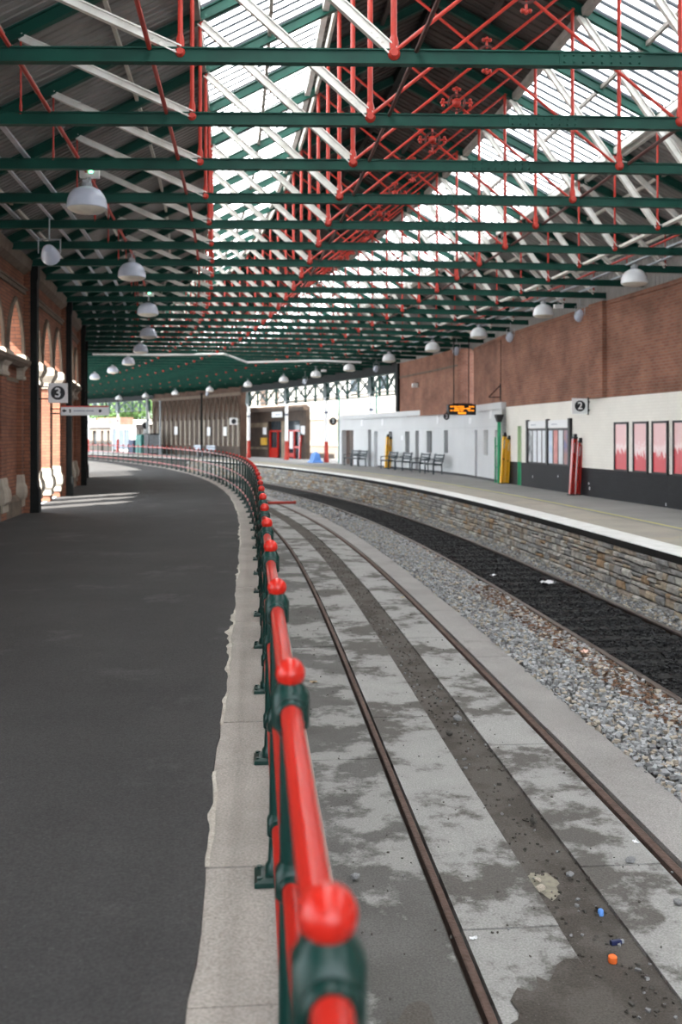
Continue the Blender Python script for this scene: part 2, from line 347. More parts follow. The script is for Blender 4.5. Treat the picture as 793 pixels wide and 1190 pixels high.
# near platform: asphalt with a ragged edge against the stone coping
mb = MB(); ssf = arange(-16, 40, .2)+arange(41, S_END, 1.0)
n0 = 0
vs = []; fs = []
for q in ssf:
    e = -.28+edge_noise(q)
    vs += [P(q, -4.95, 0), P(q, -2.5, .004), P(q, e, .004), P(q, e+.015, -.02), P(q, .14, -.02), P(q, .14, -1.05), P(q, -4.95, -1.05)]
k = 7
for j in range(len(ssf)-1):
    fs += [(j*k+i, (j+1)*k+i, (j+1)*k+(i+1) % k, j*k+(i+1) % k) for i in range(k)]
mb.add(vs, fs)
floor = struct(mb.build('floor', M['asphalt']), 'dark grey asphalt surface of the platform left of the red and green railing', 'platform')
q = -2.0; ci = 0
while q < 100:
    ln = 1.0+random.uniform(-.06, .1); tilt = random.uniform(-.002, .002)
    a, b = q+.004, q+ln-.004
    sub = arange(a, b, .55 if q < 40 else 1.1)
    o = MB().sweep([(-.285, -.02), (-.285, -.001+tilt), (.20, -.001+tilt), (.215, -.015), (.215, -.17), (.13, -.17), (.13, -.02)], sub).build('coping_slab', M['coping'], floor)
    q += ln; ci += 1
# crumbling cement along the coping
for q0, q1, wd in ((3.9, 5.0, .02), (5.8, 6.5, .018), (7.0, 7.6, .02), (7.6, 9.6, .045), (11.5, 13, .03), (15, 19, .03), (21, 27, .03)):
    vs = []; fs = []; st = arange(q0, q1, .06)
    for i, q in enumerate(st):
        t_ = math.sin(math.pi*i/(len(st)-1))**.5
        e = -.27+edge_noise(q); wv = max(.006, wd*t_*(.55+.45*math.sin(q*9)+.3*math.sin(q*23)))
        vs += [P(q, e-wv, .0045), P(q, e-wv*.4, .009), P(q, e+.012, .008)]
    for j in range(len(st)-1):
        fs += [(j*3+i, (j+1)*3+i, (j+1)*3+i+1, j*3+i+1) for i in range(2)]
    MB().add(vs, fs).build('cement_patch', M['cement'], floor)

# track bed
bedo = MB().sweep([(.10, -1.0), (2.9, -1.0), (2.9, -1.3), (.10, -1.3)], ss_all).build('track_floor', M['dirt'])
struct(bedo, 'old concrete and dirt track bed between the two platforms', 'track bed')
MB().sweep([(1.52, -.968), (1.92, -.968), (1.92, -1.01), (1.52, -1.01)], arange(0, 60, .8)).build('dirt_strip', M['dirt'], bedo)
MB().sweep([(2.9, -.985), (4.12, -1.0), (4.12, -1.3), (2.9, -1.3)], ss_all).build('ballast_bed', M['bed'], bedo)
MB().sweep([(4.12, -.99), (5.5, -.99), (5.5, -1.3), (4.12, -1.3)], ss_all).build('oily_ballast_bed', M['bed_dark'], bedo)
MB().sweep([(5.5, -1.0), (5.95, -.93), (5.95, -1.3), (5.5, -1.3)], ss_all).build('ballast_bed', M['bed'], bedo)
def strip(u0, u1, lmin, lmax, mat, z=-.945, s0=-1.0, s1=62, rag=0):
    q = s0+random.uniform(0, 1)
    while q < s1:
        ln = random.uniform(lmin, lmax); dz = random.uniform(-.004, .004)
        st = arange(q+.006, q+ln-.006, .25 if q < 20 else .8)
        vs = []; fs = []
        for x in st:
            r_ = edge_noise(x, 1.3)*rag
            vs += [P(x, u0, z-.08), P(x, u0, z+dz), P(x, u1+r_, z+dz), P(x, u1+r_+.008, z-.08)]
        for j in range(len(st)-1): fs += [(j*4+i, (j+1)*4+i, (j+1)*4+(i+1) % 4, j*4+(i+1) % 4) for i in range(4)]
        e = len(st)-1; fs += [(0,1,2,3), (e*4+3, e*4+2, e*4+1, e*4)]
        MB().add(vs, fs).build('concrete_slab', mat, bedo)
        q += ln
strip(.16, .93, 3.2, 4.6, M['concrete_dirty'], -.955)
strip(1.02, 1.54, 1.8, 2.6, M['concrete'], -.945)
strip(1.90, 2.40, 1.8, 2.6, M['concrete'], -.945)
strip(2.53, 2.96, 2.6, 3.6, M['concrete_clean'], -.94, rag=1.2)
# rails
def rail(u, label, old):
    ss = arange(-8, 80, .6)
    t = thing('rail', label, 'rail', P(0, u, -1))
    if old:
        MB().sweep([(u-old, -1.0), (u-old, -.934), (u-old+.008, -.930), (u+old-.008, -.930), (u+old, -.934), (u+old, -1.0)], ss).build('rail_head', M['rust'], t, world=True)
    else:
        z = -.915
        MB().sweep([(u-.036, z-.03), (u-.036, z-.006), (u-.028, z), (u+.028, z), (u+.036, z-.006), (u+.036, z-.03)], ss).build('rail_head', [M['rail_top']], t, world=True)
        MB().sweep([(u-.034, z-.031), (u+.034, z-.031), (u+.010, z-.05), (u+.010, z-.075), (u+.07, z-.085), (u+.07, z-.10), (u-.07, z-.10), (u-.07, z-.085), (u-.010, z-.075), (u-.010, z-.05)], ss).build('rail_web', M['rail_side'], t, world=True)
rail(.975, 'rusty rail sunk in concrete, the one nearest the red and green railing', .021)
rail(2.455, 'rusty rail sunk in concrete, the one nearest the grey ballast', .029)
rail(4.10, 'worn steel rail along the left side of the black oily track', False)
rail(5.52, 'worn steel rail along the right side of the black oily track, by the stone wall', False)
me_sl = None
for i, q in enumerate(arange(5.16, 44, .68)):
    p = P(q, 4.81, -.995)
    if me_sl is None:
        me_sl = MB().loft([(-.10, -1.25, 1.25, -.125, .125), (.018, -1.25, 1.25, -.125, .125), (.026, -1.24, 1.24, -.115, .115)]).mesh('sleeper', M['sleeper'])
    o = link('sleeper', me_sl); o.location = p; o.rotation_euler = (0, 0, TH(q))
    o.scale = (.62, 1, 1)
    tag(o, 'black timber sleeper half buried in oily ballast between the two worn steel rails', 'sleeper', 'sleepers of the oily track')

# ballast, leaves: stuff
CUBE = np.array([(-1,-1,-1),(1,-1,-1),(1,1,-1),(-1,1,-1),(-1,-1,1),(1,-1,1),(1,1,1),(-1,1,1)], float)
CF = np.array([(3,2,1,0),(4,5,6,7),(0,1,5,4),(1,2,6,5),(2,3,7,6),(3,0,4,7)])
def rocks(name, pts, sizes, mats, label, cat, flat=.7, parent=None):
    n = len(pts); pts = np.asarray(pts); sizes = np.asarray(sizes)
    v = CUBE[None]*rng.uniform(.45, 1.0, (n, 8, 3))*sizes[:, None, None]*np.array([1, .8, flat])[None, None]*rng.uniform(.7, 1.3, (n, 1, 3))
    a = rng.uniform(0, 6.28, n); b = rng.uniform(-.6, .6, n)
    ca, sa, cb, sb = np.cos(a), np.sin(a), np.cos(b), np.sin(b)
    x = v[..., 0]; y = v[..., 1]*cb[:, None]-v[..., 2]*sb[:, None]; z = v[..., 1]*sb[:, None]+v[..., 2]*cb[:, None]
    v = np.stack([x*ca[:, None]-y*sa[:, None], x*sa[:, None]+y*ca[:, None], z], -1)+pts[:, None]
    f = (CF[None]+(np.arange(n)*8)[:, None, None]).reshape(-1, 4)
    me = bpy.data.meshes.new(name); me.from_pydata(v.reshape(-1, 3).tolist(), [], f.tolist())
    for m in mats: me.materials.append(m)
    me.polygons.foreach_set('material_index', np.repeat(rng.integers(0, len(mats), n), 6).astype(np.int32)); me.update()
    o = link(name, me, parent); return tag(o, label, cat, kind='stuff')
def scatter(s0, s1, u0, u1, n, zf, size, near=1.0):
    pts = []; sz = []
    for _ in range(n):
        q = s0+(s1-s0)*random.random()**near; u = random.uniform(u0, u1)
        pts.append(P(q, u, zf(q, u))); sz.append(size*random.uniform(.6, 1.3))
    return pts, sz
pts, sz = scatter(3.5, 30, 2.95, 4.06, 17500, lambda s, u: -.965+random.uniform(-.02, .03)+.02*(u < 3.6), .027, 1.35)
p2, s2 = scatter(28, 60, 2.95, 4.06, 2500, lambda s, u: -.97, .045)
rocks('track_ballast', pts+p2, sz+s2, [M['stone_a'], M['stone_a'], M['stone_b'], M['stone_c'], M['stone_a']], 'loose grey ballast stones between the rusty concrete track and the oily track', 'ballast')
pts, sz = scatter(6, 30, 5.57, 5.9, 5000, lambda s, u: -.96+(u-5.6)*.2+random.uniform(-.015, .02), .026, 1.2)
p2, s2 = scatter(28, 60, 5.57, 5.9, 900, lambda s, u: -.95, .045)
rocks('track_ballast', pts+p2, sz+s2, [M['stone_a'], M['stone_b'], M['stone_b'], M['stone_c']], 'loose grey ballast stones heaped along the foot of the stone platform wall', 'ballast')
pts, sz = scatter(4.5, 34, 4.17, 5.45, 10500, lambda s, u: -.985+random.uniform(-.005, .022), .026, 1.2)
rocks('oily_ballast', pts, sz, [M['stone_oily']], 'black oily ballast stones lying between the worn steel rails', 'ballast')
pts, sz = scatter(8.5, 17, 3.62, 4.08, 1500, lambda s, u: -.935+random.uniform(-.01, .01), .026)
rocks('leaf_litter', pts, sz, [M['leaf_litter']], 'brown dead leaves gathered on the ballast beside the left rail of the oily track', 'leaves', flat=.12)
pts, sz = scatter(2.5, 26, 1.53, 1.92, 900, lambda s, u: -.962, .011, 1.4)
p2, s2 = scatter(2.5, 22, .3, 2.5, 500, lambda s, u: -.94, .007, 1.3)
rocks('grit', pts+p2, sz+s2, [M['stone_b'], M['mortar'], M['mortar'], M['dirt'], M['dirt']], 'small stones and grit strewn over the dirt and concrete of the disused track', 'grit')

# ================================================================== FAR PLATFORM (right)
EDGE = 5.88
plat = MB().sweep([(EDGE+.08, -.06), (7.45, -.012), (7.45, 0), (14.5, 0), (14.5, -1.2), (EDGE+.30, -1.2), (EDGE+.08, -.9)], ss_all).build('platform_floor', M['asphalt2'])
struct(plat, 'grey asphalt surface of the platform on the right behind its white edge', 'platform')
MB().sweep([(EDGE, -.12), (EDGE, -.012), (EDGE+.012, 0), (EDGE+.50, 0), (EDGE+.50, -.12)], ss_all).build('edging', M['white_edge'], plat)
MB().sweep([(EDGE-.004, -.13), (EDGE-.004, -.02), (EDGE+.10, -.02), (EDGE+.10, -.13)], ss_all).build('edging_shadow_face', M['edge_shadow'], plat)  # black strip puts the shadow on the white edge's face into colour
MB().sweep([(EDGE+.502, -.1), (EDGE+.502, 0), (7.43, .002), (7.43, -.1)], ss_all).build('paving', M['tan_paving'], plat)
MB().sweep([(7.60, .001), (7.60, .005), (7.67, .005), (7.67, .001)], ss_all).build('yellow_line', M['yellow_line'], plat)
# stone retaining wall of that platform: each stone of the near stretch is a piece of its own
swall = MB().sweep([(5.93, -1.15), (5.93, -.11), (6.2, -.11), (6.2, -1.15)], ss_all).build('wall_platform', M['mortar'])
struct(swall, 'rubble stone retaining wall under the white platform edge', 'wall')
stones = []
z = -1.0
while z < -.14:
    h = random.uniform(.075, .15)
    if z+h > -.17: h = -.12-z
    q = 6.0+random.uniform(0, .3)
    while q < 70:
        ln = random.uniform(.14, .42)*(1 if q < 26 else 1.5)
        hh = h
        if h > .12 and random.random() < .25:      # two flat stones in place of one
            stones.append((q, ln, z, h*.48)); stones.append((q, ln, z+h*.5, h*.5))
        else: stones.append((q, ln, z, h))
        q += ln
    z += h
def stone_geo(st):
    q, ln, z, h = st; g = .009
    a, b = q+g, q+ln-g; pr_ = random.uniform(.02, .07); j = lambda k: random.uniform(-k, k)
    back = [P(a, 5.96, z+g), P(b, 5.96, z+g), P(b, 5.96, z+h-g), P(a, 5.96, z+h-g)]
    mid = [P(a+j(.012), 5.93-pr_*.5, z+g+j(.006)), P(b+j(.012), 5.93-pr_*.5, z+g+j(.006)), P(b+j(.012), 5.93-pr_*.5, z+h-g+j(.008)), P(a+j(.012), 5.93-pr_*.5, z+h-g+j(.008))]
    i = min(.03, ln*.15, h*.2)
    fr = [P(a+i+j(.01), 5.93-pr_-j(.01), z+g+i), P(b-i+j(.01), 5.93-pr_-j(.01), z+g+i), P(b-i+j(.01), 5.93-pr_-j(.01), z+h-g-i), P(a+i+j(.01), 5.93-pr_-j(.01), z+h-g-i)]
    return back+mid+fr, [(4,5,1,0),(5,6,2,1),(6,7,3,2),(7,4,0,3),(8,9,5,4),(9,10,6,5),(10,11,7,6),(11,8,4,7),(8,9,10,11)]
stones.sort(key=lambda t: t[0])
far = [MB() for _ in WALLSTONE]; n_st = 0
for i, st in enumerate(stones):
    mi = random.choices(range(6), (5, 3, 2, 3, 1, 3))[0]
    v, f = stone_geo(st)
    if st[0] > 12.2 and n_st < 300: n_st += 1; MB().add(v, f).build('stone', WALLSTONE[mi], swall)
    else: far[mi].add(v, f)
fm = MB()
for k, b in enumerate(far): fm.add(b.v, b.f, k)
tag(fm.build('stonework', WALLSTONE, swall), kind='stuff')
# ground level with the platforms; the left piece is unseen, added to bounce light
struct(MB().sweep([(-60, -.3), (-60, -.06), (-5.6, -.06), (-5.6, -.3)], arange(-16, 90, 6)).build('ground_left', M['ext_ground']), 'unseen pale ground outside the arcaded brick wall on the left, added to bounce light in', 'ground')
struct(MB().sweep([(14.5, -.3), (14.5, -.03), (70, -.03), (70, -.3)], arange(40, 160, 3)).build('ground_far', M['ext_ground']), 'pale yard outside beyond the platform on the right', 'ground')

# ================================================================== RAILING
SP = 1.41
rl = thing('platform_railing', 'red and green cast iron railing with red ball finials curving along the platform edge', 'railing', P(0, 0, 0))
me_post = MB().lathe([(.045, .03), (.045, .06), (.034, .075), (.030, .16), (.027, .6), (.026, 1.0)], 12).mesh('post', M['green'], True)
me_ball = MB().ball((0,0,0), .0365, 18, 12).lathe([(.016, -.05), (.02, -.03)], 12).mesh('ball_finial', M['red'], True)
col_prof = lambda a: [(z*a, r*a) for r, z in ()]
def collar_mesh(k):
    # cast socket with chamfered shoulders through which the rail runs (along local y)
    m = MB()
    h = .052*k; w_ = .046*k
    rings = []
    for z, e in ((-h*1.25, .55), (-h*.95, .72), (-h*.75, 1.0), (h*.7, 1.0), (h*.95, .80), (h*1.1, .74), (h*1.3, .50), (h*1.5, .42)):
        rings.append((z, e*w_))
    n = 16; vs = []
    for z, r in rings:
        for i in range(n):
            a = 2*math.pi*i/n; c, s_ = math.cos(a), math.sin(a)
            q = (abs(c)**3.2+abs(s_)**3.2)**(-1/3.2)
            vs.append((r*c*q, r*s_*q, z))
    fs = []
    for j in range(len(rings)-1): fs += [(j*n+i, j*n+(i+1) % n, (j+1)*n+(i+1) % n, (j+1)*n+i) for i in range(n)]
    fs += [tuple(range(n-1, -1, -1)), tuple(range((len(rings)-1)*n, len(rings)*n))]
    m.add(vs, fs)
    Ry = Matrix.Rotation(math.pi/2, 4, 'X')
    for sg in (-1, 1):      # socket lips around the rail
        m.lathe([(.037*k, 0), (.037*k, .012), (.031*k, .018)], 16, (0, sg*.046*k, 0), 0, Matrix.Rotation(-sg*math.pi/2, 4, 'X'))
    return m.mesh('collar', M['green'], True)
me_c1, me_c2 = collar_mesh(1.0), collar_mesh(.82)
fp = MB().loft([(0, -.085, .085, -.07, .07), (.018, -.085, .085, -.07, .07), (.03, -.06, .06, -.055, .055)])
for x in (-.066, .066):
    for y in (-.05, .05): fp.tube((x, y, .015), (x, y, .034), .012, n=6)
me_foot = fp.mesh('foot_plate', M['green'])
posts = [-.2+SP*i for i in range(55)]
posts[1] = 1.2; posts[2] = 2.42
for i in range(3, len(posts)): posts[i] = 3.78+SP*(i-3)*.985
base = P(0, 0, 0)
ZR = (1.018, .60, .205)
rail_cache = {}
for i, q in enumerate(posts):
    p = P(q, 0, 0)
    o = link('post', me_post, rl); o.location = p-base; o.rotation_euler = (0, 0, TH(q))
    b = link('ball_finial', me_ball, o); b.location = (0, 0, 1.105)
    for k, z_ in enumerate(ZR):
        c = link('collar', me_c1 if k == 0 else me_c2, o); c.location = (0, 0, z_)
    c = link('foot_plate', me_foot, o)
    if i+1 < len(posts):
        p1 = P(posts[i+1], 0, 0); d = p1-p; ln = d.length; key = round(ln, 3)
        if key not in rail_cache:
            rail_cache[key] = [MB().tube((0,0,0), (0, ln, 0), r, n=14).mesh('rail', M['red'], True) for r in (.026, .021, .021)]
        for k, z_ in enumerate(ZR):
            r_ = link('rail', rail_cache[key][k], rl); r_.location = p-base+Vector((0,0,z_)); r_.rotation_euler = (0, 0, math.atan2(-d.x, d.y))

# ================================================================== ROOF
ZT = 5.43; RISE = 4.17; SL = .512
def roof_z(u): return ZT+.13+RISE-SL*abs(u-RU)
TR = []
q = 9.85
while q < 108: TR.append(q); q += 2.0
bays = [ROOF_S0]+TR+[110]
roof = thing('ceiling', 'pitched train shed roof of corrugated sheets with two glazed strips', 'roof', P(40, RU, 0)); roof['kind'] = 'structure'
def sheet(name, s0, s1, ua, ub, mats, period=.22, ribh=.03, pan=.62):
    n = max(1, int(round((s1-s0)/period))); d = (s1-s0)/n
    vs = []; fs = []; ms = []
    prof = []
    for k in range(n):
        b = s0+k*d
        prof += [(b, 0), (b+d*pan, 0), (b+d*(pan+.06), ribh), (b+d*.95, ribh)]
    prof.append((s1+.01, 0))
    dz = 0
    for q_, h_ in prof:
        for u in (ua, ub): vs.append(PT(q_, u, roof_z(u)+h_+dz))
    for j in range(len(prof)-1):
        fs.append((2*j, 2*j+2, 2*j+3, 2*j+1)); ms.append(0 if (j % 4 == 0 or len(mats) == 1) else 1)
    b = MB(); b.v = [tuple(v) for v in vs]; b.f = fs; b.m = ms
    return b.build(name, mats, roof, world=True)
for i in range(len(bays)-1):
    a, b = bays[i], bays[i+1]
    sheet('roof_sheet', a, b, -5.25, -.80, [M['sheet']], .16, .022)
    sheet('glazing_panel', a, b, -.80, 1.18, [M['glazing'], M['glazing_rib']], .30, .035, .60)
    sheet('roof_sheet', a, b, 1.18, RU, [M['sheet_shade']], .22)
    sheet('roof_sheet', a, b, RU, 5.36, [M['sheet_shade']], .22)
    sheet('glazing_panel', a, b, 5.36, 7.38, [M['glazing'], M['glazing_rib']], .30, .035, .60)
    sheet('roof_sheet', a, b, 7.38, 11.6, [M['sheet']], .16, .022)
ssr = arange(ROOF_S0, 110, 1.0)
def purlin(u, mat, w_=.06, h=.09, dz=-.03, name='purlin', s0=ROOF_S0, s1=110):
    z = roof_z(u)+dz-.005
    MB().sweep([(u-w_/2, z-h), (u-w_/2, z), (u+w_/2, z), (u+w_/2, z-h)], arange(s0, s1, 1.0), fn=PT).build(name, mat, roof, world=True)
for u in (-4.3, -1.9, -3.05): purlin(u, M['cream_purlin'], .05, .06)
purlin(.2, M['grey_purlin'], .06, .07)
purlin(6.35, M['grey_purlin'], .06, .07)
purlin(1.1, M['white_strut'], .10, .10); purlin(1.28, M['cream_purlin'], .05, .16)
purlin(-.86, M['grey_purlin'], .10, .12, -.03)
purlin(5.32, M['grey_purlin'], .12, .14)
purlin(7.40, M['white_strut'], .07, .14); purlin(7.56, M['white_strut'], .09, .10, -.02)
purlin(8.4, M['cream_purlin'], .06, .07); purlin(9.7, M['cream_purlin'], .06, .07)
purlin(2.3, M['sheet_shade'], .07, .1); purlin(4.2, M['sheet_shade'], .07, .1); purlin(RU, M['black_iron'], .12, .2)

# one truss, local x along the span from the ridge line, z from the tie; its parts are shared by all
xe0, xO, xA, xB, xC, xD, xE, xe1 = -8.15, -6.10, -4.07, -1.93, 1.87, 4.15, 6.15, 8.15
def rz_(x): return RISE-SL*abs(x)
def tz(x): return .07*max(0, 1-(abs(x)/8.2)**2)-.01
def make_truss_parts():
    parts = []
    def pt(name, b, mat, smooth=False, sub=None): parts.append((name, b.mesh(name, mat, smooth), sub)); return len(parts)-1
    t = MB(); xs = [xe0-.1, xO, xA, xB, 0, xC, xD, xE, xe1+.1]
    for a, b in zip(xs[:-1], xs[1:]):
        pa, pb = Vector((a, 0, tz(a))), Vector((b, 0, tz(b)))
        t.bar(pa, pb, .028, .15); t.bar(pa+Vector((0,0,-.068)), pb+Vector((0,0,-.068)), .10, .018); t.bar(pa+Vector((0,0,.068)), pb+Vector((0,0,.068)), .08, .014)
    pt('tie_beam', t, M['green_beam'])
    sp = MB(); a, b = -.25, .62; za = tz(.2)
    sp.box(a, b, -.026, .026, za-.078, za+.078)
    for k in range(9):
        x = a+.05+k*(b-a-.1)/8
        for y in (-.03, .03):
            for z in (-.035, .035): sp.tube((x, y*.8, za+z), (x, y*1.35, za+z), .016, .010, n=6)
    pt('splice_plate', sp, M['green_beam'])
    for x0, x1 in ((xe0-.15, 0), (xe1+.15, 0)):
        r = MB(); p0, p1 = Vector((x0, 0, rz_(x0)+.02)), Vector((x1, 0, rz_(0)+.02))
        r.bar(p0, p1, .03, .15); d = (p1-p0).normalized(); nrm = Vector((-d.z, 0, d.x));
        if nrm.z < 0: nrm = -nrm
        r.bar(p0-nrm*.07, p1-nrm*.07, .10, .02); r.bar(p0+nrm*.07, p1+nrm*.07, .10, .02)
        pt('rafter', r, M['green_beam'])
    for a, b, w_ in ((xO, xA, .085), (xA, xB, .105), (xC+.12, xD, .105), (xD+.1, xE, .085)):
        s_ = MB(); p0 = Vector((a, 0, rz_(a)-.06)); p1 = Vector((b, 0, tz(b)+.05))
        d = (p1-p0).normalized(); nrm = Vector((-d.z, 0, d.x))
        s_.bar(p0, p1, .03, w_, nrm); s_.bar(p0+nrm*w_*.45, p1+nrm*w_*.45, .085, .014, nrm); s_.bar(p0-nrm*w_*.45, p1-nrm*w_*.45, .085, .014, nrm)
        for k in range(3):        # bolt heads at the foot
            q_ = p1-d*(.16+.07*k)
            for y in (-.02, .02): s_.tube(q_+Vector((0, y*.6, 0)), q_+Vector((0, y*1.4, 0)), .014, n=6)
        pt('strut', s_, M['white_strut'])
    for x, r in ((xO, .012), (xA, .026), (xB, .033), (xC, .030), (xD, .022), (xE, .014)):
        v = MB(); v.tube((x, .0, tz(x)+.02), (x, 0, rz_(x)-.03), r, n=8)
        v.lathe([(r*1.5, 0), (r*1.6, .10), (r*1.1, .16)], 8, (x, 0, tz(x)+.05))
        if r > .02: v.ball((x, 0, rz_(x)-.05), r*1.6, 8, 6)
        pt('hanger_rod', v, M['red_rod'], True)
    for x in (xA, xB, xC, xD):
        nd = MB(); z0 = tz(x)+.03; k = 1 if abs(x) < 3 else .8
        nd.ball((x, 0, z0), .07*k, 10, 6); nd.tube((x, -.07*k, z0), (x, .07*k, z0), .04*k, n=8)
        pt('node_casting', nd, M['red_rod'], True)
    for sg in (-1, 1):
        p0 = Vector((xB if sg < 0 else xC, sg*.045, tz(xB)+.04)); p1 = Vector((xC if sg < 0 else xB, sg*.045, rz_(xC)-.05))
        pt('tension_rod', MB().tube(p0, p1, .021, n=8), M['red_rod'], True)
    zc = (tz(xB)+.04+rz_(xC)-.05)/2; xc = (xB+xC)/2
    bs = MB()
    Rx = Matrix.Rotation(math.pi/2, 4, 'X')
    ring = []
    for k in range(20):
        a0, a1 = 2*math.pi*k/20, 2*math.pi*(k+1)/20
        bs.tube((xc+.13*math.cos(a0), 0, zc+.13*math.sin(a0)), (xc+.13*math.cos(a1), 0, zc+.13*math.sin(a1)), .022, n=6, cap=False)
    i = pt('boss_ring', bs, M['dark_pipe'], True)
    cr = MB(); cr.ball((xc, 0, zc), .075, 12, 8)
    for k in range(4):
        a = math.pi/2*k; c, s_ = math.cos(a), math.sin(a)
        cr.tube((xc+.1*c, 0, zc+.1*s_), (xc+.21*c, 0, zc+.21*s_), .018, n=6)
        for j in (-1, 0, 1): cr.ball((xc+(.22+.02*(j == 0))*c-.045*j*s_, 0, zc+(.22+.02*(j == 0))*s_+.045*j*c), .03, 8, 6)
    pt('cross_finial', cr, M['red_rod'], True, 'boss_ring')
    return parts
TP = make_truss_parts()
trusses = []
for i, q in enumerate(TR):
    p = P(q, RU, ZT)
    if i == 0: lb = 'green roof truss with red rods, its tie beam the topmost in the picture'
    else: lb = 'green and red roof truss, its tie the %s counting down from the top' % ordinal(i)
    t = thing('roof_truss', lb, 'truss', p, TH(q)-YAW, 'trusses of the train shed roof'); trusses.append(t)
    boss = None
    for name, me, sub in TP:
        o = link(name, me, boss if sub else t)
        if name == 'boss_ring': boss = o

# pipes and cable trays running along under the roof
def along(name, label, cat, prof_u, z, w_, h, mat, s0=ROOF_S0, s1=104, group=None, rnd=False):
    t = MB()
    ss = arange(s0, s1, 1.0)
    if rnd:
        t.path([PT(q_, prof_u, z) for q_ in ss], w_/2, 8)
    else: t.sweep([(prof_u-w_/2, z), (prof_u-w_/2, z+h), (prof_u+w_/2, z+h), (prof_u+w_/2, z)], ss, fn=PT)
    return tag(t.build(name, mat), label, cat, group)
along('roof_pipe', 'thin dark red pipe running along the roof beside the bright red hangers near the middle', 'pipe', 1.55, ZT+.12, .05, 0, M['dark_pipe'], rnd=True)
along('roof_pipe', 'thin red pipe crossing the ties under the left roof slope, by the hanger rods', 'pipe', -1.12, ZT+.11, .05, 0, M['red_rod'], rnd=True)
along('roof_pipe', 'thin red pipe crossing the ties under the left roof slope, near the hanging lamps', 'pipe', -2.5, ZT+.11, .05, 0, M['red_rod'], rnd=True)
along('roof_pipe', 'thin dark red pipe along the foot of the right glazed roof strip', 'pipe', 5.25, ZT+.12, .05, 0, M['dark_pipe'], rnd=True)
along('roof_pipe', 'thin red pipe under the right roof slope above the row of domed lamps', 'pipe', 8.15, ZT+.12, .045, 0, M['red_rod'], rnd=True)
along('cable_tray', 'pale steel cable tray under the left roof slope, the one nearest the domed lamps', 'cable tray', -3.2, ZT+.09, .07, .03, M['tray'])
along('cable_tray', 'pale steel cable tray under the left roof slope, middle of the three', 'cable tray', -3.6, ZT+.09, .05, .03, M['tray'])
along('cable_tray', 'pale steel cable tray under the left roof slope, the one nearest the brick wall', 'cable tray', -4.2, ZT+.09, .08, .03, M['tray'])
along('cable_tray', 'white cable tray along the lower nodes of the right roof slope', 'cable tray', 7.52, ZT+.09, .10, .05, M['white_strut'])
along('cable_tray', 'pale steel cable tray above the right row of domed lamps', 'cable tray', 8.5, ZT+.09, .08, .03, M['tray'])
along('cable_tray', 'pale steel cable tray between the right row of lamps and the brick wall', 'cable tray', 9.0, ZT+.09, .06, .03, M['tray'])
pts = [(46.6, -4.2, 5.34), (46.4, -1.0, 5.36), (45.6, 1.6, 5.40), (49.0, 3.4, 5.30), (47.2, 6.6, 5.32), (47.4, 8.8, 5.30)]
tag(MB().path([P(*x) for x in pts], .05, 8).build('white_pipe', M['white']), 'long white pipe bending across under the far roof trusses', 'pipe')

# lamps
dome = MB().lathe([(.285, -.10), (.295, -.09), (.294, -.05), (.282, .03), (.252, .105), (.20, .17), (.13, .21), (.06, .225)], 24)
me_dome = dome.mesh('lamp_shade', M['lamp_dome'], True); me_domeb = dome.mesh('lamp_shade', M['lamp_dome_sky'], True)
me_lens = MB().lathe([(.10, -.165), (.22, -.14), (.28, -.10), (.28, -.098)], 24).mesh('lens', M['lamp_glass'], True)
me_gear = MB().lathe([(.07, .20), (.075, .22), (.075, .28), (.05, .30)], 12).box(-.05, .05, -.09, .09, .27, .31).mesh('gear_box', M['steel_grey'])
me_hook = MB().tube((0,0,.29), (0,0,.44), .012, n=6).box(-.07, .07, -.02, .02, .40, .42).mesh('hanger', M['steel_grey'])
def lamp(s_, u, z, label, group, blue=False):
    t = thing('dome_lamp', label, 'lamp', P(s_, u, z), TH(s_), group)
    link('lamp_shade', me_domeb if blue else me_dome, t); link('lens', me_lens, t); link('gear_box', me_gear, t); link('hanger', me_hook, t)
    return t
for i, (q, z) in enumerate(((14.9, 5.10), (21.5, 5.12), (28.3, 5.15), (34.9, 5.15), (41.4, 5.15), (47.8, 5.1), (54.4, 5.1), (61, 5.1))):
    lamp(q, -2.5, z, ('large domed lamp with blue-grey sky tint over the left platform, nearest the camera' if i == 0 else 'domed lamp with blue-grey sky tint over the left platform, %s nearest of that row' % ordinal(i)), 'domed lamps over the left platform', True)
for i, (q, z) in enumerate(((21.2, 5.15), (26.9, 5.15), (32.4, 5.12), (37.3, 5.1), (42.7, 5.1), (48.3, 5.06), (53.5, 5.06), (58.9, 5.06), (65.3, 5.08), (72.5, 5.05), (79.3, 5.05), (85.3, 5.05), (90.8, 5.05))):
    lamp(q, 8.5, z, ('white domed lamp over the right platform, nearest the camera' if i == 0 else 'white domed lamp over the right platform, %s nearest of that row' % ordinal(i)), 'domed lamps over the right platform')
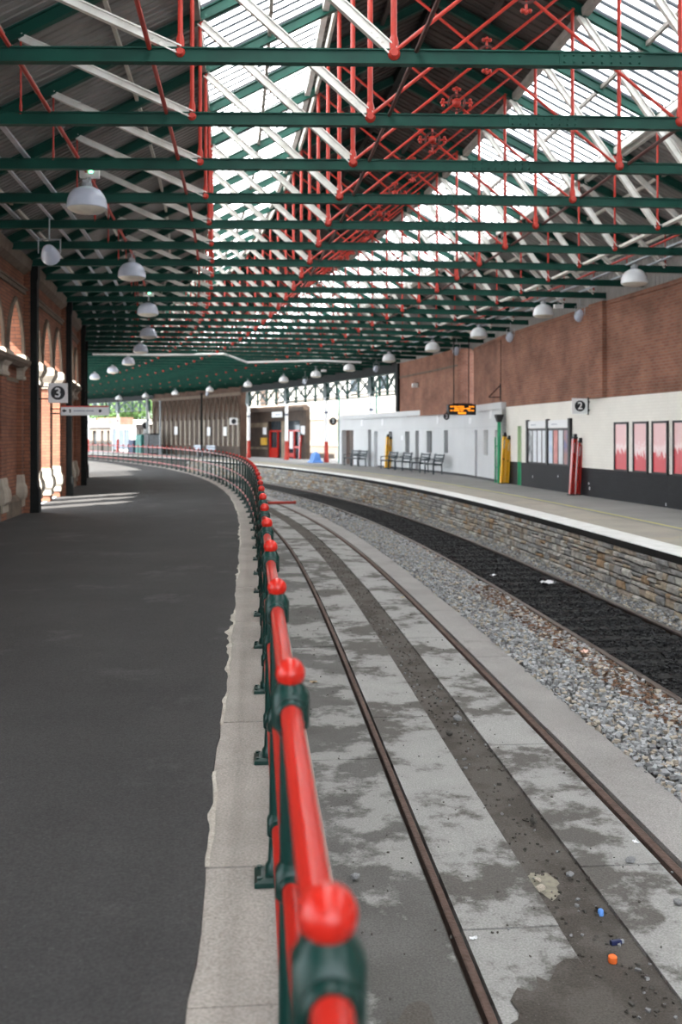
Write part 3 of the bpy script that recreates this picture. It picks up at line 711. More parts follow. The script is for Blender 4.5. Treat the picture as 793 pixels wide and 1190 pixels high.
# small floodlights and speakers beside the lamps
def flood(s_, u, z, label, group, sc=1.0):
    t = thing('floodlight', label, 'floodlight', P(s_, u, z), TH(s_), group)
    MB().lathe([(.06, -.14), (.10, -.10), (.14, .02), (.165, .14), (.165, .16)], 14, M=Matrix.Rotation(-1.9, 4, 'X')).build('housing', M['lamp_dome_sky'], t, True)
    MB().box(-.19, -.175, -.02, .02, -.02, .22).box(.175, .19, -.02, .02, -.02, .22).box(-.19, .19, -.02, .02, .21, .225).tube((0,0,.22), (0,0,ZT-z-.04), .012, n=6).build('bracket', M['steel_grey'], t)
    t.scale = (sc, sc, 1)
flood(17.4, -3.5, 4.80, 'grey-blue floodlight hanging by the left brick wall, below the first domed lamp', None)
for i, (q, z) in enumerate(((25.9, 4.98), (31.2, 4.95), (36.4, 4.95), (46.2, 4.95), (57.0, 4.92), (74.5, 4.9))):
    flood(q, 9.15, z, 'small grey floodlight behind the right lamp row, %s nearest' % ORD[i] if i else 'small grey floodlight behind the right lamp row, nearest the camera', 'floodlights of the right platform', .75)
for i, (q, nm) in enumerate(((14.9, 'above the nearest left domed lamp'), (27.6, 'farther along the left row of domed lamps'))):
    t = thing('emergency_light', 'small white emergency light with green indicator '+nm, 'light', P(q, -2.46, 5.42), TH(q)); t.location.z = 5.52
    MB().box(-.14, .14, -.05, .05, -.06, .06).build('case', M['white'], t)
    MB().lathe([(.012, -.052), (.012, -.06)], 8, (0,0,0), M=None).box(.0, .05, -.056, -.05, .0, .03).build('indicator', M['green_led'], t)
    MB().box(-.02, .02, -.03, .03, -.19, -.06).build('bracket', M['steel_grey'], t)
for q, nm in ((26.3, 'second'), (52.8, 'seventh')):
    t = thing('emergency_light', 'small white emergency light beside the %s nearest right domed lamp' % nm, 'light', P(q, 8.7, 5.24), TH(q))
    MB().box(-.13, .13, -.05, .05, -.05, .05).build('case', M['white'], t); MB().box(-.02, .02, -.02, .02, .05, .12).build('bracket', M['steel_grey'], t)

# ================================================================== LEFT WALL: brick arcade
PIERS = [22.4+6.2*k for k in range(-6, 5)]
OPEN = {22.4, 40.8, 41.0}
wl = thing('wall_left', 'red brick arcade wall with pointed arches along the left platform', 'wall'); wl['kind'] = 'structure'
AW, SPR, AR = .72, 3.38, 1.08
RA = (AW*AW+AR*AR)/(2*AW); CA = AW-RA
def arch_pts(n=7):
    ph = math.acos(-CA/RA) if CA < 0 else 0
    right = [(CA+RA*math.cos(ph*i/n), RA*math.sin(ph*i/n)) for i in range(n+1)]
    return [(-x, z) for x, z in right]+[(x, z) for x, z in reversed(right[:-1])]    # left spring, apex, right spring
APTS = arch_pts()
for bi in range(len(PIERS)-1):
    s0, s1 = PIERS[bi], PIERS[bi+1]
    p0, p1 = P(s0, -4.85), P(s1, -4.85); d = p1-p0; LB = d.length
    rot = math.atan2(d.y, d.x)
    def place(o): o.location = p0; o.rotation_euler = (0, 0, rot); return o
    is_open = bi in (0, 1, 2, 6, 9)  # first three bays are unseen, opened to let more sky light in
    unit = (LB-.36)/3; cx = [.18+unit*(k+.5) for k in range(3)]
    T0, T1 = 0, .5; top = 5.45
    # arcade: spandrels above the springing
    m = MB()
    for c in cx:
        xs = [(c-unit/2, SPR)]+[(c+x, SPR+z) for x, z in APTS]+[(c+unit/2, SPR)]
        for (xa, za), (xb, zb) in zip(xs[:-1], xs[1:]):
            m.add([(xa,T0,za),(xb,T0,zb),(xb,T0,top),(xa,T0,top)], [(0,1,2,3)]); m.add([(xa,T1,za),(xb,T1,zb),(xb,T1,top),(xa,T1,top)], [(3,2,1,0)])
            m.add([(xa,T0,za),(xa,T1,za),(xb,T1,zb),(xb,T0,zb)], [(0,1,2,3)])
        m.add([(c-unit/2,T0,top),(c+unit/2,T0,top),(c+unit/2,T1,top),(c-unit/2,T1,top)], [(0,1,2,3)])
    place(m.build('arcade', M['brick_left'], wl, uv=True))
    for c in cx:        # roll moulding of each arch
        r = MB()
        pts = [(c-AW-.05, SPR-.02)]+[(c+x*(1+.05/AW), SPR+z*1.05) for x, z in APTS]+[(c+AW+.05, SPR-.02)]
        for (xa, za), (xb, zb) in zip(pts[:-1], pts[1:]): r.tube((xa, -.02, za), (xb, -.02, zb), .05, n=6)
        place(r.build('arch_moulding', M['dark_stone'], wl))
    # columns
    xs = [.18]+[.18+unit*(k+1) for k in range(2)]+[LB-.18]
    for k, x in enumerate(xs):
        hw = unit/2-AW
        a, b = x-(hw if k > 0 else 0), x+(hw if k < 3 else 0)
        place(MB().box(a, b, T0, T1, 0, SPR).build('column', M['brick_left'], wl, uv=True))
        e = lambda z, o: (z, a-o, b+o, T0-o, T1+o)
        place(MB().loft([e(.16, .03), e(.30, .03), e(.36, .07), e(.46, .085), e(.58, .07), e(.66, .03), e(.80, .02), e(.84, .004)]).build('column_base', M['sandstone'], wl))
        place(MB().loft([e(2.86, .004), e(2.88, .05), e(2.94, .05), e(2.97, .02), e(3.06, .03), e(3.14, .09), e(3.20, .12), e(3.34, .12), e(3.40, .06)]).build('capital', M['sandstone'], wl))
    if not is_open:
        for c in cx:
            place(MB().box(c-AW, c+AW, .10, .40, 0, 3.15).build('infill_panel', M['brick_left'], wl, uv=True))
            place(MB().loft([(0, c-AW, c+AW, .0, .5), (.30, c-AW, c+AW, .0, .5), (.42, c-AW, c+AW, .09, .41)]).build('plinth', M['dark_stone'], wl))
            place(MB().box(c-AW, c+AW, .06, .12, 2.80, 2.88).build('ledge', M['dark_stone'], wl))
        place(MB().loft([(3.12, .18, LB-.18, -.06, .5), (3.2, .18, LB-.18, -.15, .5), (3.27, .18, LB-.18, -.16, .5), (3.36, .18, LB-.18, .0, .5)]).build('coping', M['dark_stone'], wl))
    place(MB().box(.15, LB-.15, -.05, .0, 4.72, 4.80).box(.15, LB-.15, -.09, .0, 4.80, 4.84).build('string_course', M['dark_stone'], wl))
    place(MB().loft([(5.15, .1, LB-.1, -.02, .5), (5.25, .1, LB-.1, -.14, .5), (5.42, .1, LB-.1, -.18, .5), (5.46, .1, LB-.1, -.18, .5)]).build('cornice', M['dark_stone'], wl))
    # dark iron pier at the start of the bay
    pm_ = MB().loft([(0, -.16, .16, -.31, .5), (.5, -.16, .16, -.31, .5), (.58, -.14, .14, -.28, .5), (.75, -.13, .13, -.27, .5), (5.0, -.13, .13, -.26, .5), (5.1, -.14, .14, -.28, .5), (5.44, -.14, .14, -.28, .5)])
    place(pm_.build('iron_pier', M['black_iron'], wl))
    place(MB().box(-.18, .18, -.12, .5, 0, 5.44).build('brick_pier', M['brick_left'], wl, uv=True))

# papers on the near bay
for z0, z1, nm in ((2.02, 2.56, 'upper'), (1.30, 1.60, 'lower')):
    q = 19.6; t = thing('wall_notice', '%s white paper notice on the left brick wall at the picture edge' % nm, 'notice', P(q, -4.93, z0), TH(q))
    MB().box(.0, .02, -.45, .32, 0, z1-z0).build('board', M['white'], t); MB().box(.02, .026, -.42, .29, .03, z1-z0-.03).build('paper', M['paper'], t)

# ================================================================== SIGNS ON THE LEFT
q = 22.95
t = thing('platform_sign', 'white square sign with black disc and white number 3 on left wall', 'sign', P(q, -4.24, 2.63), TH(q))
MB().box(-.21, .21, -.02, .02, -.22, .22).build('panel', M['white'], t)
MB().lathe([(.155, 0), (.155, .006)], 28, (0, -.026, 0), 0, Matrix.Rotation(math.pi/2, 4, 'X')).build('disc', M['sign_black'], t)
glyph('number', '3', .30, M['white'], t, (0, -.034, -.005), (math.pi/2, 0, 0))
MB().box(-.5, -.2, -.01, .01, .12, .15).box(-.5, -.2, -.01, .01, -.15, -.12).build('bracket', M['black_iron'], t)
q = 22.7
t = thing('direction_sign', 'long white hanging direction sign with red top edge, below the number 3 sign', 'sign', P(q, -3.62, 2.225), TH(q))
MB().box(-.52, .52, -.03, .03, -.10, .085).build('panel', M['white'], t)
MB().box(-.52, .52, -.032, .032, .085, .11).build('red_edge', M['sign_red'], t)
ar = MB().prism([(-.50, 0), (-.44, .045), (-.44, .018), (-.40, .018), (-.40, -.018), (-.44, -.018), (-.44, -.045)], .003); o = ar.build('arrow', M['sign_black'], t); o.location = (0, -.0335, 0)
o = MB().lathe([(.018, 0), (.018, .003)], 10, (-.32, -.033, .022), 0, Matrix.Rotation(math.pi/2, 4, 'X')).box(-.335, -.305, -.034, -.03, -.04, .008).build('pictogram', M['sign_black'], t)
for i, (a, b) in enumerate(((-.24, -.20), (-.19, -.15), (-.145, -.09), (-.08, -.05), (-.04, 0), (.03, .07), (.08, .11), (.12, .19))):
    MB().box(a, b, -.0335, -.03, -.014, .014).build('lettering', M['grey_text'], t)
MB().lathe([(.034, 0), (.034, .003)], 16, (.33, -.033, 0), 0, Matrix.Rotation(math.pi/2, 4, 'X')).build('number_disc', M['sign_black'], t)
MB().box(-.75, -.50, -.012, .012, .03, .055).box(-.75, -.50, -.012, .012, -.07, -.045).box(.44, .46, -.01, .01, .10, .22).build('bracket', M['black_iron'], t)

# ================================================================== RIGHT WALL
def lin(pts):
    a = [p_[0] for p_ in pts]; b = [p_[1] for p_ in pts]
    return lambda s: float(np.interp(s, a, b))
WRP = [(-14, 9.75), (13, 9.75), (22, 9.7), (26, 9.55), (31, 9.7), (34.3, 9.95), (38.6, 10.75)]
wu = lin(WRP)
BWP = [(33.4, 9.72), (38.7, 10.45), (43, 10.72), (56.1, 10.95)]
bu = lin(BWP)
def wframe(fn, s, off, z=0.0):
    p = P(s, fn(s)-off, z); a = P(s-.2, fn(s-.2)); b = P(s+.2, fn(s+.2)); d = b-a
    return p, math.atan2(-d.x, d.y)
def wall_piece(fn, s0, s1, o0, o1, z0, z1, knots=()):
    ss = sorted({s0, s1, *[k for k in knots if s0 < k < s1]}); fine = []
    for a, b in zip(ss[:-1], ss[1:]): fine += arange(a, b, 3.0)[:-1]
    fine.append(s1)
    return MB().sweep([(o0, z0), (o0, z1), (o1, z1), (o1, z0)], fine, fn=lambda s, u, z: P(s, fn(s)+u, z))
wr = wall_piece(wu, -14, 38.6, 0, .45, 2.68, 5.25, [p_[0] for p_ in WRP]).build('wall_right', M['brick_right'], uv=True)
struct(wr, 'tall red brick wall with white and black painted lower part on the right platform', 'wall')
DO0, DO1 = 31.72, 32.12
for a, b in ((-14, DO0), (DO1, 36)):
    kn = [p_[0] for p_ in WRP]
    wall_piece(wu, a, b, -.012, .45, .78, 2.68, kn).build('white_brickwork', M['brick_white'], wr, uv=True)
    wall_piece(wu, a, b, -.016, .45, 0, .78, kn).build('black_brickwork', M['brick_black'], wr, uv=True)
wall_piece(wu, DO0, DO1, -.012, .45, 2.0, 2.68).build('white_brickwork', M['brick_white'], wr, uv=True)
wall_piece(wu, 25.15, 25.95, -.13, .0, 2.70, 5.25).build('brick_pilaster', M['brick_right'], wr, uv=True)
wall_piece(wu, -14, 38.6, -.03, .0, 5.13, 5.19, [p_[0] for p_ in WRP]).build('string_course', M['brick_right'], wr, uv=True)
# corrugated cladding between wall head and roof
vs = []; fs = []; nn = 0
for i, q in enumerate(arange(-14, 48, .1)):
    o = .16 if i % 2 else .19
    u = (wu(q) if q < 38.6 else 10.75)+o
    vs += [P(q, u, 5.22), P(q, u, roof_z(u)+.02)]
for j in range(len(vs)//2-1): fs.append((2*j, 2*j+2, 2*j+3, 2*j+1))
MB().add(vs, fs).build('cladding', M['sheet'], wr)
# small flakes of bare plaster on the black paint
for q, z in ((29.3, .62), (28.5, .45), (26.2, .35), (26.15, .22), (23.45, .38), (23.55, .24), (22.9, .50), (22.95, .12), (22.5, .18), (22.6, .30), (22.1, .07), (30.6, .35)):
    p, rz = wframe(wu, q, .017, z); o = MB().lathe([(.035, 0), (.03, .004)], 6, M=Matrix.Rotation(-math.pi/2, 4, 'Y')).build('paint_flake', M['paper'], wr)
    o.location = p; o.rotation_euler = (0, 0, rz); o.scale = (1, random.uniform(.5, 1), random.uniform(.7, 1.8))
p, rz = wframe(wu, 26.1, .02, 2.7)
o = MB().tube((0,0,0), (0,0,2.5), .014, n=6).build('wall_cable', M['black_iron'], wr); o.location = p; o.rotation_euler = (0,0,rz)
p, rz = wframe(wu, 33.9, .03, 2.7)
o = MB().tube((0,0,.1), (0,0,2.4), .012, n=6).build('wall_cable', M['black_iron'], wr); o.location = p; o.rotation_euler = (0,0,rz)
# green door in its recess
p, rz = wframe(wu, (DO0+DO1)/2, 0, 0); hw = (DO1-DO0)/2
t = thing('door_1', 'narrow green door recess in the white wall beside the yellow ramps', 'door', p, rz); t['kind'] = 'structure'
MB().box(.13, .2, -hw+.02, hw-.02, 0, 1.98).build('door_leaf', M['pale_green'], t)
for y in (-1, 1):
    MB().box(-.025, .3, y*(hw-.05)-.03, y*(hw-.05)+.03, .79, 1.99).build('jamb', M['pale_green'], t)
    MB().box(-.025, .3, y*(hw-.05)-.03, y*(hw-.05)+.03, 0, .79).build('jamb', M['bright_green'], t)
MB().ball((.12, -.1, 1.0), .03, 8, 6).build('door_knob', M['steel_grey'], t)
# far brick block above the white building
fb = lin([(39.2, 10.30), (48, 10.9)])
wall_piece(fb, 39.2, 47.6, 0, 1.2, 2.6, 5.3).build('brick_block', M['brick_right'], wr, uv=True)
wall_piece(fb, 39.2, 47.6, -.04, .0, 4.55, 4.62).build('string_course', M['dark_stone'], wr)
wall_piece(fb, 47.4, 47.75, -.12, 1.2, 2.75, 5.3).build('iron_post', M['black_iron'], wr)

# ---- posters
for i, (a, b) in enumerate(((24.66, 23.90), (23.66, 22.90), (22.72, 21.94), (21.74, 20.94))):
    q = (a+b)/2; p, rz = wframe(wu, q, .02, .76); hw = .39
    nm = ('first, farthest from the camera', 'second from the notice boards', 'third, with a white wave shape', 'last, cut by the picture edge')[i]
    t = thing('framed_poster', 'tall red and pink poster in black frame, '+nm, 'poster', p, rz, 'red posters on the white wall')
    MB().box(-.045, .0, -hw, -hw+.055, 0, 1.26).box(-.045, .0, hw-.055, hw, 0, 1.26).box(-.045, .0, -hw, hw, 0, .05).box(-.045, .0, -hw, hw, 1.21, 1.26).build('frame', M['board_frame'], t)
    MB().box(-.022, .004, -hw+.05, hw-.05, .045, 1.215).build('poster_sheet', poster_mat('poster_%d' % i, i+1.3, (.76, .70, .74, .86)[i]), t)
# ---- notice boards
p, rz = wframe(wu, 29.2, .03, .78)
t = thing('notice_board', 'black framed double notice board with white headers beside the red ramp', 'notice board', p, rz)
for y in (-1.86, 0, 1.86): MB().box(-.09, .0, y-.075, y+.075, -.0, 1.40).build('post', M['board_frame'], t)
COLS = [[pm('sheet_white_%d' % k, (.76,.79,.83), (.68,.70,.74), 4, .5) for k in range(2)], pm('sheet_red', (.75,.33,.30), (.60,.22,.2), 4, .5), pm('sheet_blue', (.08,.17,.42), (.40,.22,.2), 2.2, .5), pm('sheet_photo', (.05,.06,.07), (.6,.62,.64), 3, .5), pm('sheet_pale_blue', (.72,.77,.83), (.45,.55,.72), 4, .5)]
order = [[COLS[2], COLS[0][0], COLS[1], COLS[4]], [COLS[0][0], COLS[0][1], COLS[0][0], COLS[3]]]
for k, yc in enumerate((-.93, .93)):
    MB().box(-.05, .0, yc-.86, yc+.86, 0, 1.12).build('backing', M['board_frame'], t)
    MB().box(-.06, -.0, yc-.855, yc+.855, 1.13, 1.36).build('header', M['white'], t)
    for j in range(4):
        y0 = yc-.86+.43*j+.03
        MB().box(-.056, -.05, y0+.02, y0+.35, .05, 1.05).build('poster_sheet', order[k][j], t)
    for j in range(6): MB().box(-.062, -.06, yc+.5-.08*j, yc+.555-.08*j, 1.22, 1.25).build('lettering', M['grey_text'], t)
# ---- number 2 sign standing out from the wall
p, rz = wframe(wu, 26.15, .30, 2.49)
t = thing('platform_sign', 'square white sign with number 2 on black disc, above the red ramp', 'sign', p, rz)
MB().box(-.22, .22, -.015, .015, -.22, .21).build('panel', M['white'], t)
MB().lathe([(.150, 0), (.150, .006)], 28, (.0, -.021, 0), 0, Matrix.Rotation(math.pi/2, 4, 'X')).build('disc', M['sign_black'], t)
glyph('number', '2', .28, M['white'], t, (0, -.029, -.003), (math.pi/2, 0, 0))
MB().box(.22, .255, -.02, .02, -.24, .24).box(.25, .32, -.012, .012, .1, .13).box(.25, .32, -.012, .012, -.13, -.1).build('bracket', M['black_iron'], t)

# ---- folded boarding ramps leaning on the walls
def ramp_thing(fn, s, mat, label, h=1.62, n=2, group=None):
    p, rz = wframe(fn, s, .22, 0); t = thing('boarding_ramp', label, 'ramp', p, rz, group)
    L_ = Matrix.Rotation(.06, 4, 'Y')
    for k in range(n):
        x = (k-(n-1)/2)*.165; lo = .10 if k else .0
        b = MB(); hh = h-lo
        for x0, x1, ya, yb in ((-.05, .05, .05, .08), (-.06, -.035, -.07, .08), (.035, .06, -.07, .08)):
            b.box(x+x0, x+x1, ya, yb, .02, hh, M=L_)
        pn = b.build('panel', mat, t)
        c = MB(); c.box(x-.06, x+.06, -.08, .08, hh-.02, hh+.04, M=L_); c.lathe([(.05, -.04), (.05, .04)], 12, L_ @ Vector((x, -.03, hh+.07)), 0, Matrix.Rotation(math.pi/2, 4, 'Y')).build('wheel', M['black'], pn)
        MB().box(x-.032, x+.032, .045, .05, hh*.74, hh*.92, M=L_).build('sticker', M['paper'], pn)
        MB().box(x-.02, x+.02, -.02, .05, hh*.5, hh*.53, M=L_).build('handle', M['black'], pn)
    MB().box(-.18, .18, -.10, .10, 0, .03).build('foot', M['black'], t)
ramp_thing(wu, 26.75, M['red'], 'red folded boarding ramp leaning on the wall between notice boards and posters', 1.60)
ramp_thing(wu, 32.95, M['yellow'], 'yellow folded boarding ramps beside the green drainpipe, nearer of the two yellow sets', 1.66)
ramp_thing(bu, 48.4, M['yellow'], 'yellow folded boarding ramps against the white building behind the benches', 1.62)

# ================================================================== WHITE BUILDING
def facade(fn, s0, s1, z0, z1, ops, mat, name, parent, depth=.35, knots=(), uv=False):
    """solid front wall with real openings: ops = (sa, sb, za, zb)"""
    cuts = sorted({s0, s1, *[x for o_ in ops for x in o_[:2]], *[k for k in knots if s0 < k < s1]})
    m = MB()
    for a, b in zip(cuts[:-1], cuts[1:]):
        mid = (a+b)/2; o_ = [x for x in ops if x[0] <= mid <= x[1]]
        spans = [(z0, z1)]
        if o_:
            spans = [(z0, o_[0][2]), (o_[0][3], z1)]
        for za, zb in spans:
            if zb-za < .01: continue
            m.hexa([P(a, fn(a), za), P(b, fn(b), za), P(b, fn(b)+depth, za), P(a, fn(a)+depth, za)], [P(a, fn(a), zb), P(b, fn(b), zb), P(b, fn(b)+depth, zb), P(a, fn(a)+depth, zb)])
    return m.build(name, mat, parent, uv=uv, world=parent is not None)
wb = thing('white_building', 'long low white rendered platform building with narrow windows', 'building', P(45, 10.9, 0))
WIN = [(35.34, 35.95, .92, 1.88), (40.96, 41.52, .90, 1.90), (43.14, 43.78, .88, 1.88), (45.98, 46.56, .84, 1.88), (48.3, 48.78, .80, 1.88)]
DOORS = [(33.75, 34.35, .0, 1.88), (36.86, 37.35, .05, 1.9), (44.76, 45.2, 0, 1.9), (50.36, 50.84, 0, 1.9), (51.28, 51.72, 0, 1.98), (53.9, 55.7, 0, 1.98)]
facade(bu, 33.4, 56.1, 0, 2.80, WIN+DOORS, M['white_render'], 'wall', wb, .35, [p_[0] for p_ in BWP])
facade(lambda s: bu(s)-.03, 33.38, 56.12, 2.62, 2.86, [], M['white_render'], 'parapet', wb, .4, [p_[0] for p_ in BWP])
wall_piece(bu, 33.4, 56.1, .3, 1.6, 2.62, 2.78, [p_[0] for p_ in BWP]).build('roof_slab', M['grey_render'], wb, world=True)
wall_piece(bu, 33.4, 56.1, -.008, .1, 1.99, 2.0, [p_[0] for p_ in BWP]).build('render_joint', M['grey_render'], wb, world=True)
for a, b in ((37.35, 40.9), (37.35, 40.96)): pass
wall_piece(bu, 33.4, 50.3, -.02, .0, 0, .09, [p_[0] for p_ in BWP]).build('plinth', M['black'], wb, world=True)
# end walls of the building
for q in (33.4, 56.1):
    a, b = P(q, bu(q)), P(q, bu(q)+1.6); d = (P(q+.3, bu(q+.3))-P(q, bu(q))).normalized()*(.3 if q < 40 else -.3)
    MB().hexa([a, b, b+d, a+d], [x+Vector((0,0,2.8)) for x in (a, b, b+d, a+d)]).build('end_wall', M['white_render'], wb, world=True)
for (a, b, za, zb) in WIN:
    w_ = facade(lambda s: bu(s)+.20, a, b, za, zb, [], M['window_dark'], 'window', wb, .04)
    facade(lambda s: bu(s)+.17, a, b, za, za+.05, [], M['grey_render'], 'sill', w_, .05).location = (0,0,0)
for k in wb.children:
    if k.name.startswith('window'):
        for c in k.children: c.location = Vector((0,0,0))-Vector((0,0,0))
for i, (a, b, za, zb) in enumerate(DOORS):
    if i == 5:
        n4 = 4
        for j in range(n4):
            x0 = a+(b-a)*j/n4; x1 = a+(b-a)*(j+1)/n4-.03
            facade(lambda s: bu(s)+.28, x0, x1, za, zb, [], M['door_brown'], 'door', wb, .04)
    else:
        facade(lambda s: bu(s)+(.1 if i == 1 else .26), a, b, za, zb, [], (M['white_render'] if i in (1, 3) else M['window_dark']), 'door', wb, .05)
for q, z, h in ((52.6, 2.2, .35), (49.6, 2.2, .35), (42.3, 2.2, .4), (46.9, 1.45, .22), (34.9, 2.3, .42), (38.0, 2.15, .25)):
    p, rz = wframe(bu, q, .012, z); o = MB().box(-.01, .01, -.16, .16, 0, h).build('notice', M['paper'], wb); o.location = p-wb.location; o.rotation_euler = (0,0,rz)
p, rz = wframe(bu, 35.0, .025, 2.66); o = MB().box(-.01, .01, -.2, .2, 0, .03).build('red_notice_edge', M['sign_red'], wb); o.location = p-wb.location; o.rotation_euler = (0,0,rz)
# round 2 sign at the far corner of the building
p, rz = wframe(bu, 56.3, .32, 2.52)
t = thing('platform_sign', 'small round black number 2 sign at the far corner of the white building', 'sign', p, rz)
MB().lathe([(.23, 0), (.23, .03)], 24, (0, .0, 0), 0, Matrix.Rotation(math.pi/2, 4, 'X')).build('disc', M['sign_black'], t)
glyph('number', '2', .34, M['white'], t, (0, -.036, 0), (math.pi/2, 0, 0))
MB().box(.2, .36, -.03, -.005, -.02, .02).build('bracket', M['black_iron'], t)
# green drainpipes at the near end of the building
p, rz = wframe(bu, 33.35, .12, 0)
t = thing('drainpipe', 'bright green drainpipe with black hopper at the near end of the white building', 'pipe', p, rz)
MB().tube((0, 0, 0), (0, 0, 2.25), .065, n=10).build('pipe', M['bright_green'], t, True)
MB().tube((-.05, .28, 0), (-.05, .28, 1.62), .025, n=8).tube((-.05, .28, 1.3), (0, 0, 1.3), .02, n=6).tube((-.05, .28, .55), (0, 0, .55), .02, n=6).build('side_pipe', M['bright_green'], t, True)
MB().loft([(2.15, -.07, .07, -.07, .07), (2.36, -.13, .13, -.13, .13), (2.42, -.13, .13, -.13, .13)]).build('hopper', M['black'], t)
# departure board
q = 36.3; p = P(q, 9.3, 2.66)
t = thing('departure_board', 'black departure board with glowing amber text hung before the brick wall', 'display', p, TH(q))
MB().box(-.56, .56, -.09, .09, -.20, .20).build('case', M['black'], t)
for r_, segs in enumerate((((-.48, -.36), (-.33, -.20), (-.18, .08), (.27, .34), (.37, .48)), ((-.30, -.12), (-.09, .12), (.15, .34)), ((-.48, -.38), (-.35, -.10), (-.07, .05), (.24, .32), (.35, .48)))):
    for a, b in segs: MB().box(a, b, -.094, -.09, .095-.075*r_, .140-.075*r_).build('text_row', M['led'], t)
MB().box(-.16, .16, -.094, -.09, -.165, -.095).build('text_row', M['led'], t)
MB().box(-.35, .45, -.02, .02, .20, .24).tube((.3, 0, .22), (.3, 0, 2.75), .02, n=6).tube((-.3, 0, .22), (-.3, 0, 2.75), .02, n=6).build('hanger', M['black_iron'], t)
t2 = thing('platform_sign', 'round black number 2 sign under the left end of the departure board', 'sign', p+Vector((-.58, -.1, -.26)), TH(q))
MB().lathe([(.125, 0), (.125, .02)], 24, (0, 0, 0), 0, Matrix.Rotation(math.pi/2, 4, 'X')).build('disc', M['sign_black'], t2)
glyph('number', '2', .2, M['white'], t2, (0, -.025, 0), (math.pi/2, 0, 0)); MB().box(.0, .03, .0, .02, .10, .2).build('bracket', M['black_iron'], t2)

# ================================================================== BENCHES
def bench(s, u, label, rz=None):
    t = thing('bench', label, 'bench', P(s, u), TH(s), 'dark slatted benches on the right platform')
    for k in range(4): MB().box(-.42+.105*k, -.335+.105*k, -.62, .62, .43, .46).build('seat_slat', M['bench'], t)
    for k in range(3): MB().box(.03+.028*k, .06+.028*k, -.62, .62, .52+.125*k, .605+.125*k).build('back_slat', M['bench'], t)
    for y in (-.52, .52):
        MB().bar((-.38, y, 0), (-.38, y, .43), .045, .045, (0,1,0)).bar((-.40, y, .41), (.03, y, .41), .045, .04).bar((.02, y, .0), (.0, y, .43), .045, .045, (0,1,0)).bar((.0, y, .42), (.12, y, .88), .045, .045, (0,1,0)).build('leg_frame', M['bench'], t)
    for y in (-.60, .60): MB().bar((-.38, y, .62), (.06, y, .64), .05, .03).bar((-.36, y, .44), (-.36, y, .62), .03, .03, (0,1,0)).build('armrest', M['bench'], t)
for s_, nm in ((52.7, 'farthest of the row, by the brown doors'), (51.5, 'second farthest of the row, by the dark slit door'), (47.2, 'just right of the yellow ramps'), (45.3, 'third nearest the departure board'), (43.0, 'second nearest the departure board'), (41.1, 'nearest the departure board')):
    bench(s_, bu(s_)-.45, 'dark slatted bench, '+nm)

# ================================================================== OPEN SIDE: columns and lattice girders
GU = 11.3; GZ0, GZ1 = 3.98, 4.95
COLS_S = [52.3, 58.9, 65.3, 71.8]; COLS_F = [90.6, 96.6, 102.6]
me_colw = MB().lathe([(.12, 1.3), (.11, 3.3), (.13, 3.34), (.13, 3.42), (.105, 3.46), (.10, 3.85), (.17, 4.0)], 14).mesh('shaft', M['white'], True)
me_colr = MB().lathe([(.17, 0), (.17, .25), (.13, .32), (.12, 1.3)], 14).mesh('painted_foot', M['red_rod'], True)
me_colb = MB().loft([(3.86, -.10, .10, -.16, .16), (4.05, -.12, .12, -.34, .34), (4.9, -.12, .12, -.20, .20)]).mesh('head', M['green'])
me_cband = MB().lathe([(.125, 3.05), (.125, 3.15)], 14).mesh('band', M['navy'], True)
for i, q in enumerate(COLS_S+COLS_F):
    nm = ['behind the white building', 'beside the blue barrier', 'in front of the red doors', 'at the near end of the brown arcade', 'at the far end of the brown arcade', 'by the glazed shelter in the yard', 'farthest to the left'][i]
    t = thing('roof_column', 'white iron column with red foot '+nm, 'column', P(q, GU), TH(q), 'columns of the open roof side')
    for n_, me in (('shaft', me_colw), ('painted_foot', me_colr), ('head', me_colb), ('band', me_cband)): link(n_, me, t)
def girder(s0, s1, label):
    p0, p1 = P(s0, GU), P(s1, GU); d = p1-p0; L_ = d.length
    t = thing('lattice_girder', label, 'girder', p0, math.atan2(d.y, d.x), 'lattice girders of the open roof side')
    MB().box(.12, L_-.12, -.06, .06, GZ0, GZ0+.06).build('bottom_chord', M['green'], t)
    MB().box(.12, L_-.12, -.06, .06, GZ1-.06, GZ1).build('top_chord', M['green'], t)
    n = 4
    for k in range(n):
        a, b = .1+(L_-.2)*k/n, .1+(L_-.2)*(k+1)/n
        if k: MB().box(a-.07, a+.07, -.05, .05, GZ0, GZ1).lathe([(.05, -.16), (.10, -.02), (.10, 0)], 8, (a, 0, GZ0)).build('post', M['green_beam'], t)
        MB().bar((a, 0, GZ0+.05), (b, 0, GZ1-.05), .04, .09).bar((a, 0, GZ1-.05), (b, 0, GZ0+.05), .04, .09).build('cross_brace', M['green'], t)
        pts = [(a+(b-a)*j/6, 0, GZ0+.06+(GZ1-GZ0-.12)*math.sin(math.pi/2*j/6)) for j in range(7)]
        if k % 2: pts = [(a+b-x, y, z) for x, y, z in pts]
        MB().path(pts, .045, 5).build('curved_brace', M['green'], t)
gs = [47.75]+COLS_S
for i in range(4): girder(gs[i], gs[i+1], 'green lattice girder, %s span beyond the brick wall' % ORD[i])
girder(90.6, 96.6, 'green lattice girder at the left end before the trees, near span'); girder(96.6, 102.6, 'green lattice girder at the left end before the trees, far span')
for a, b in ((47.6, 73.0), (89.5, 108)):
    struct(MB().sweep([(GU-.05, GZ1), (GU-.05, 5.62), (GU+.08, 5.62), (GU+.08, GZ1)], arange(a, b, 1.0)).build('trim_1' if a < 60 else 'trim_2', M['black_iron']), 'dark eaves board above the green lattice girders' if a < 60 else 'dark eaves board above the far left girders', 'trim')
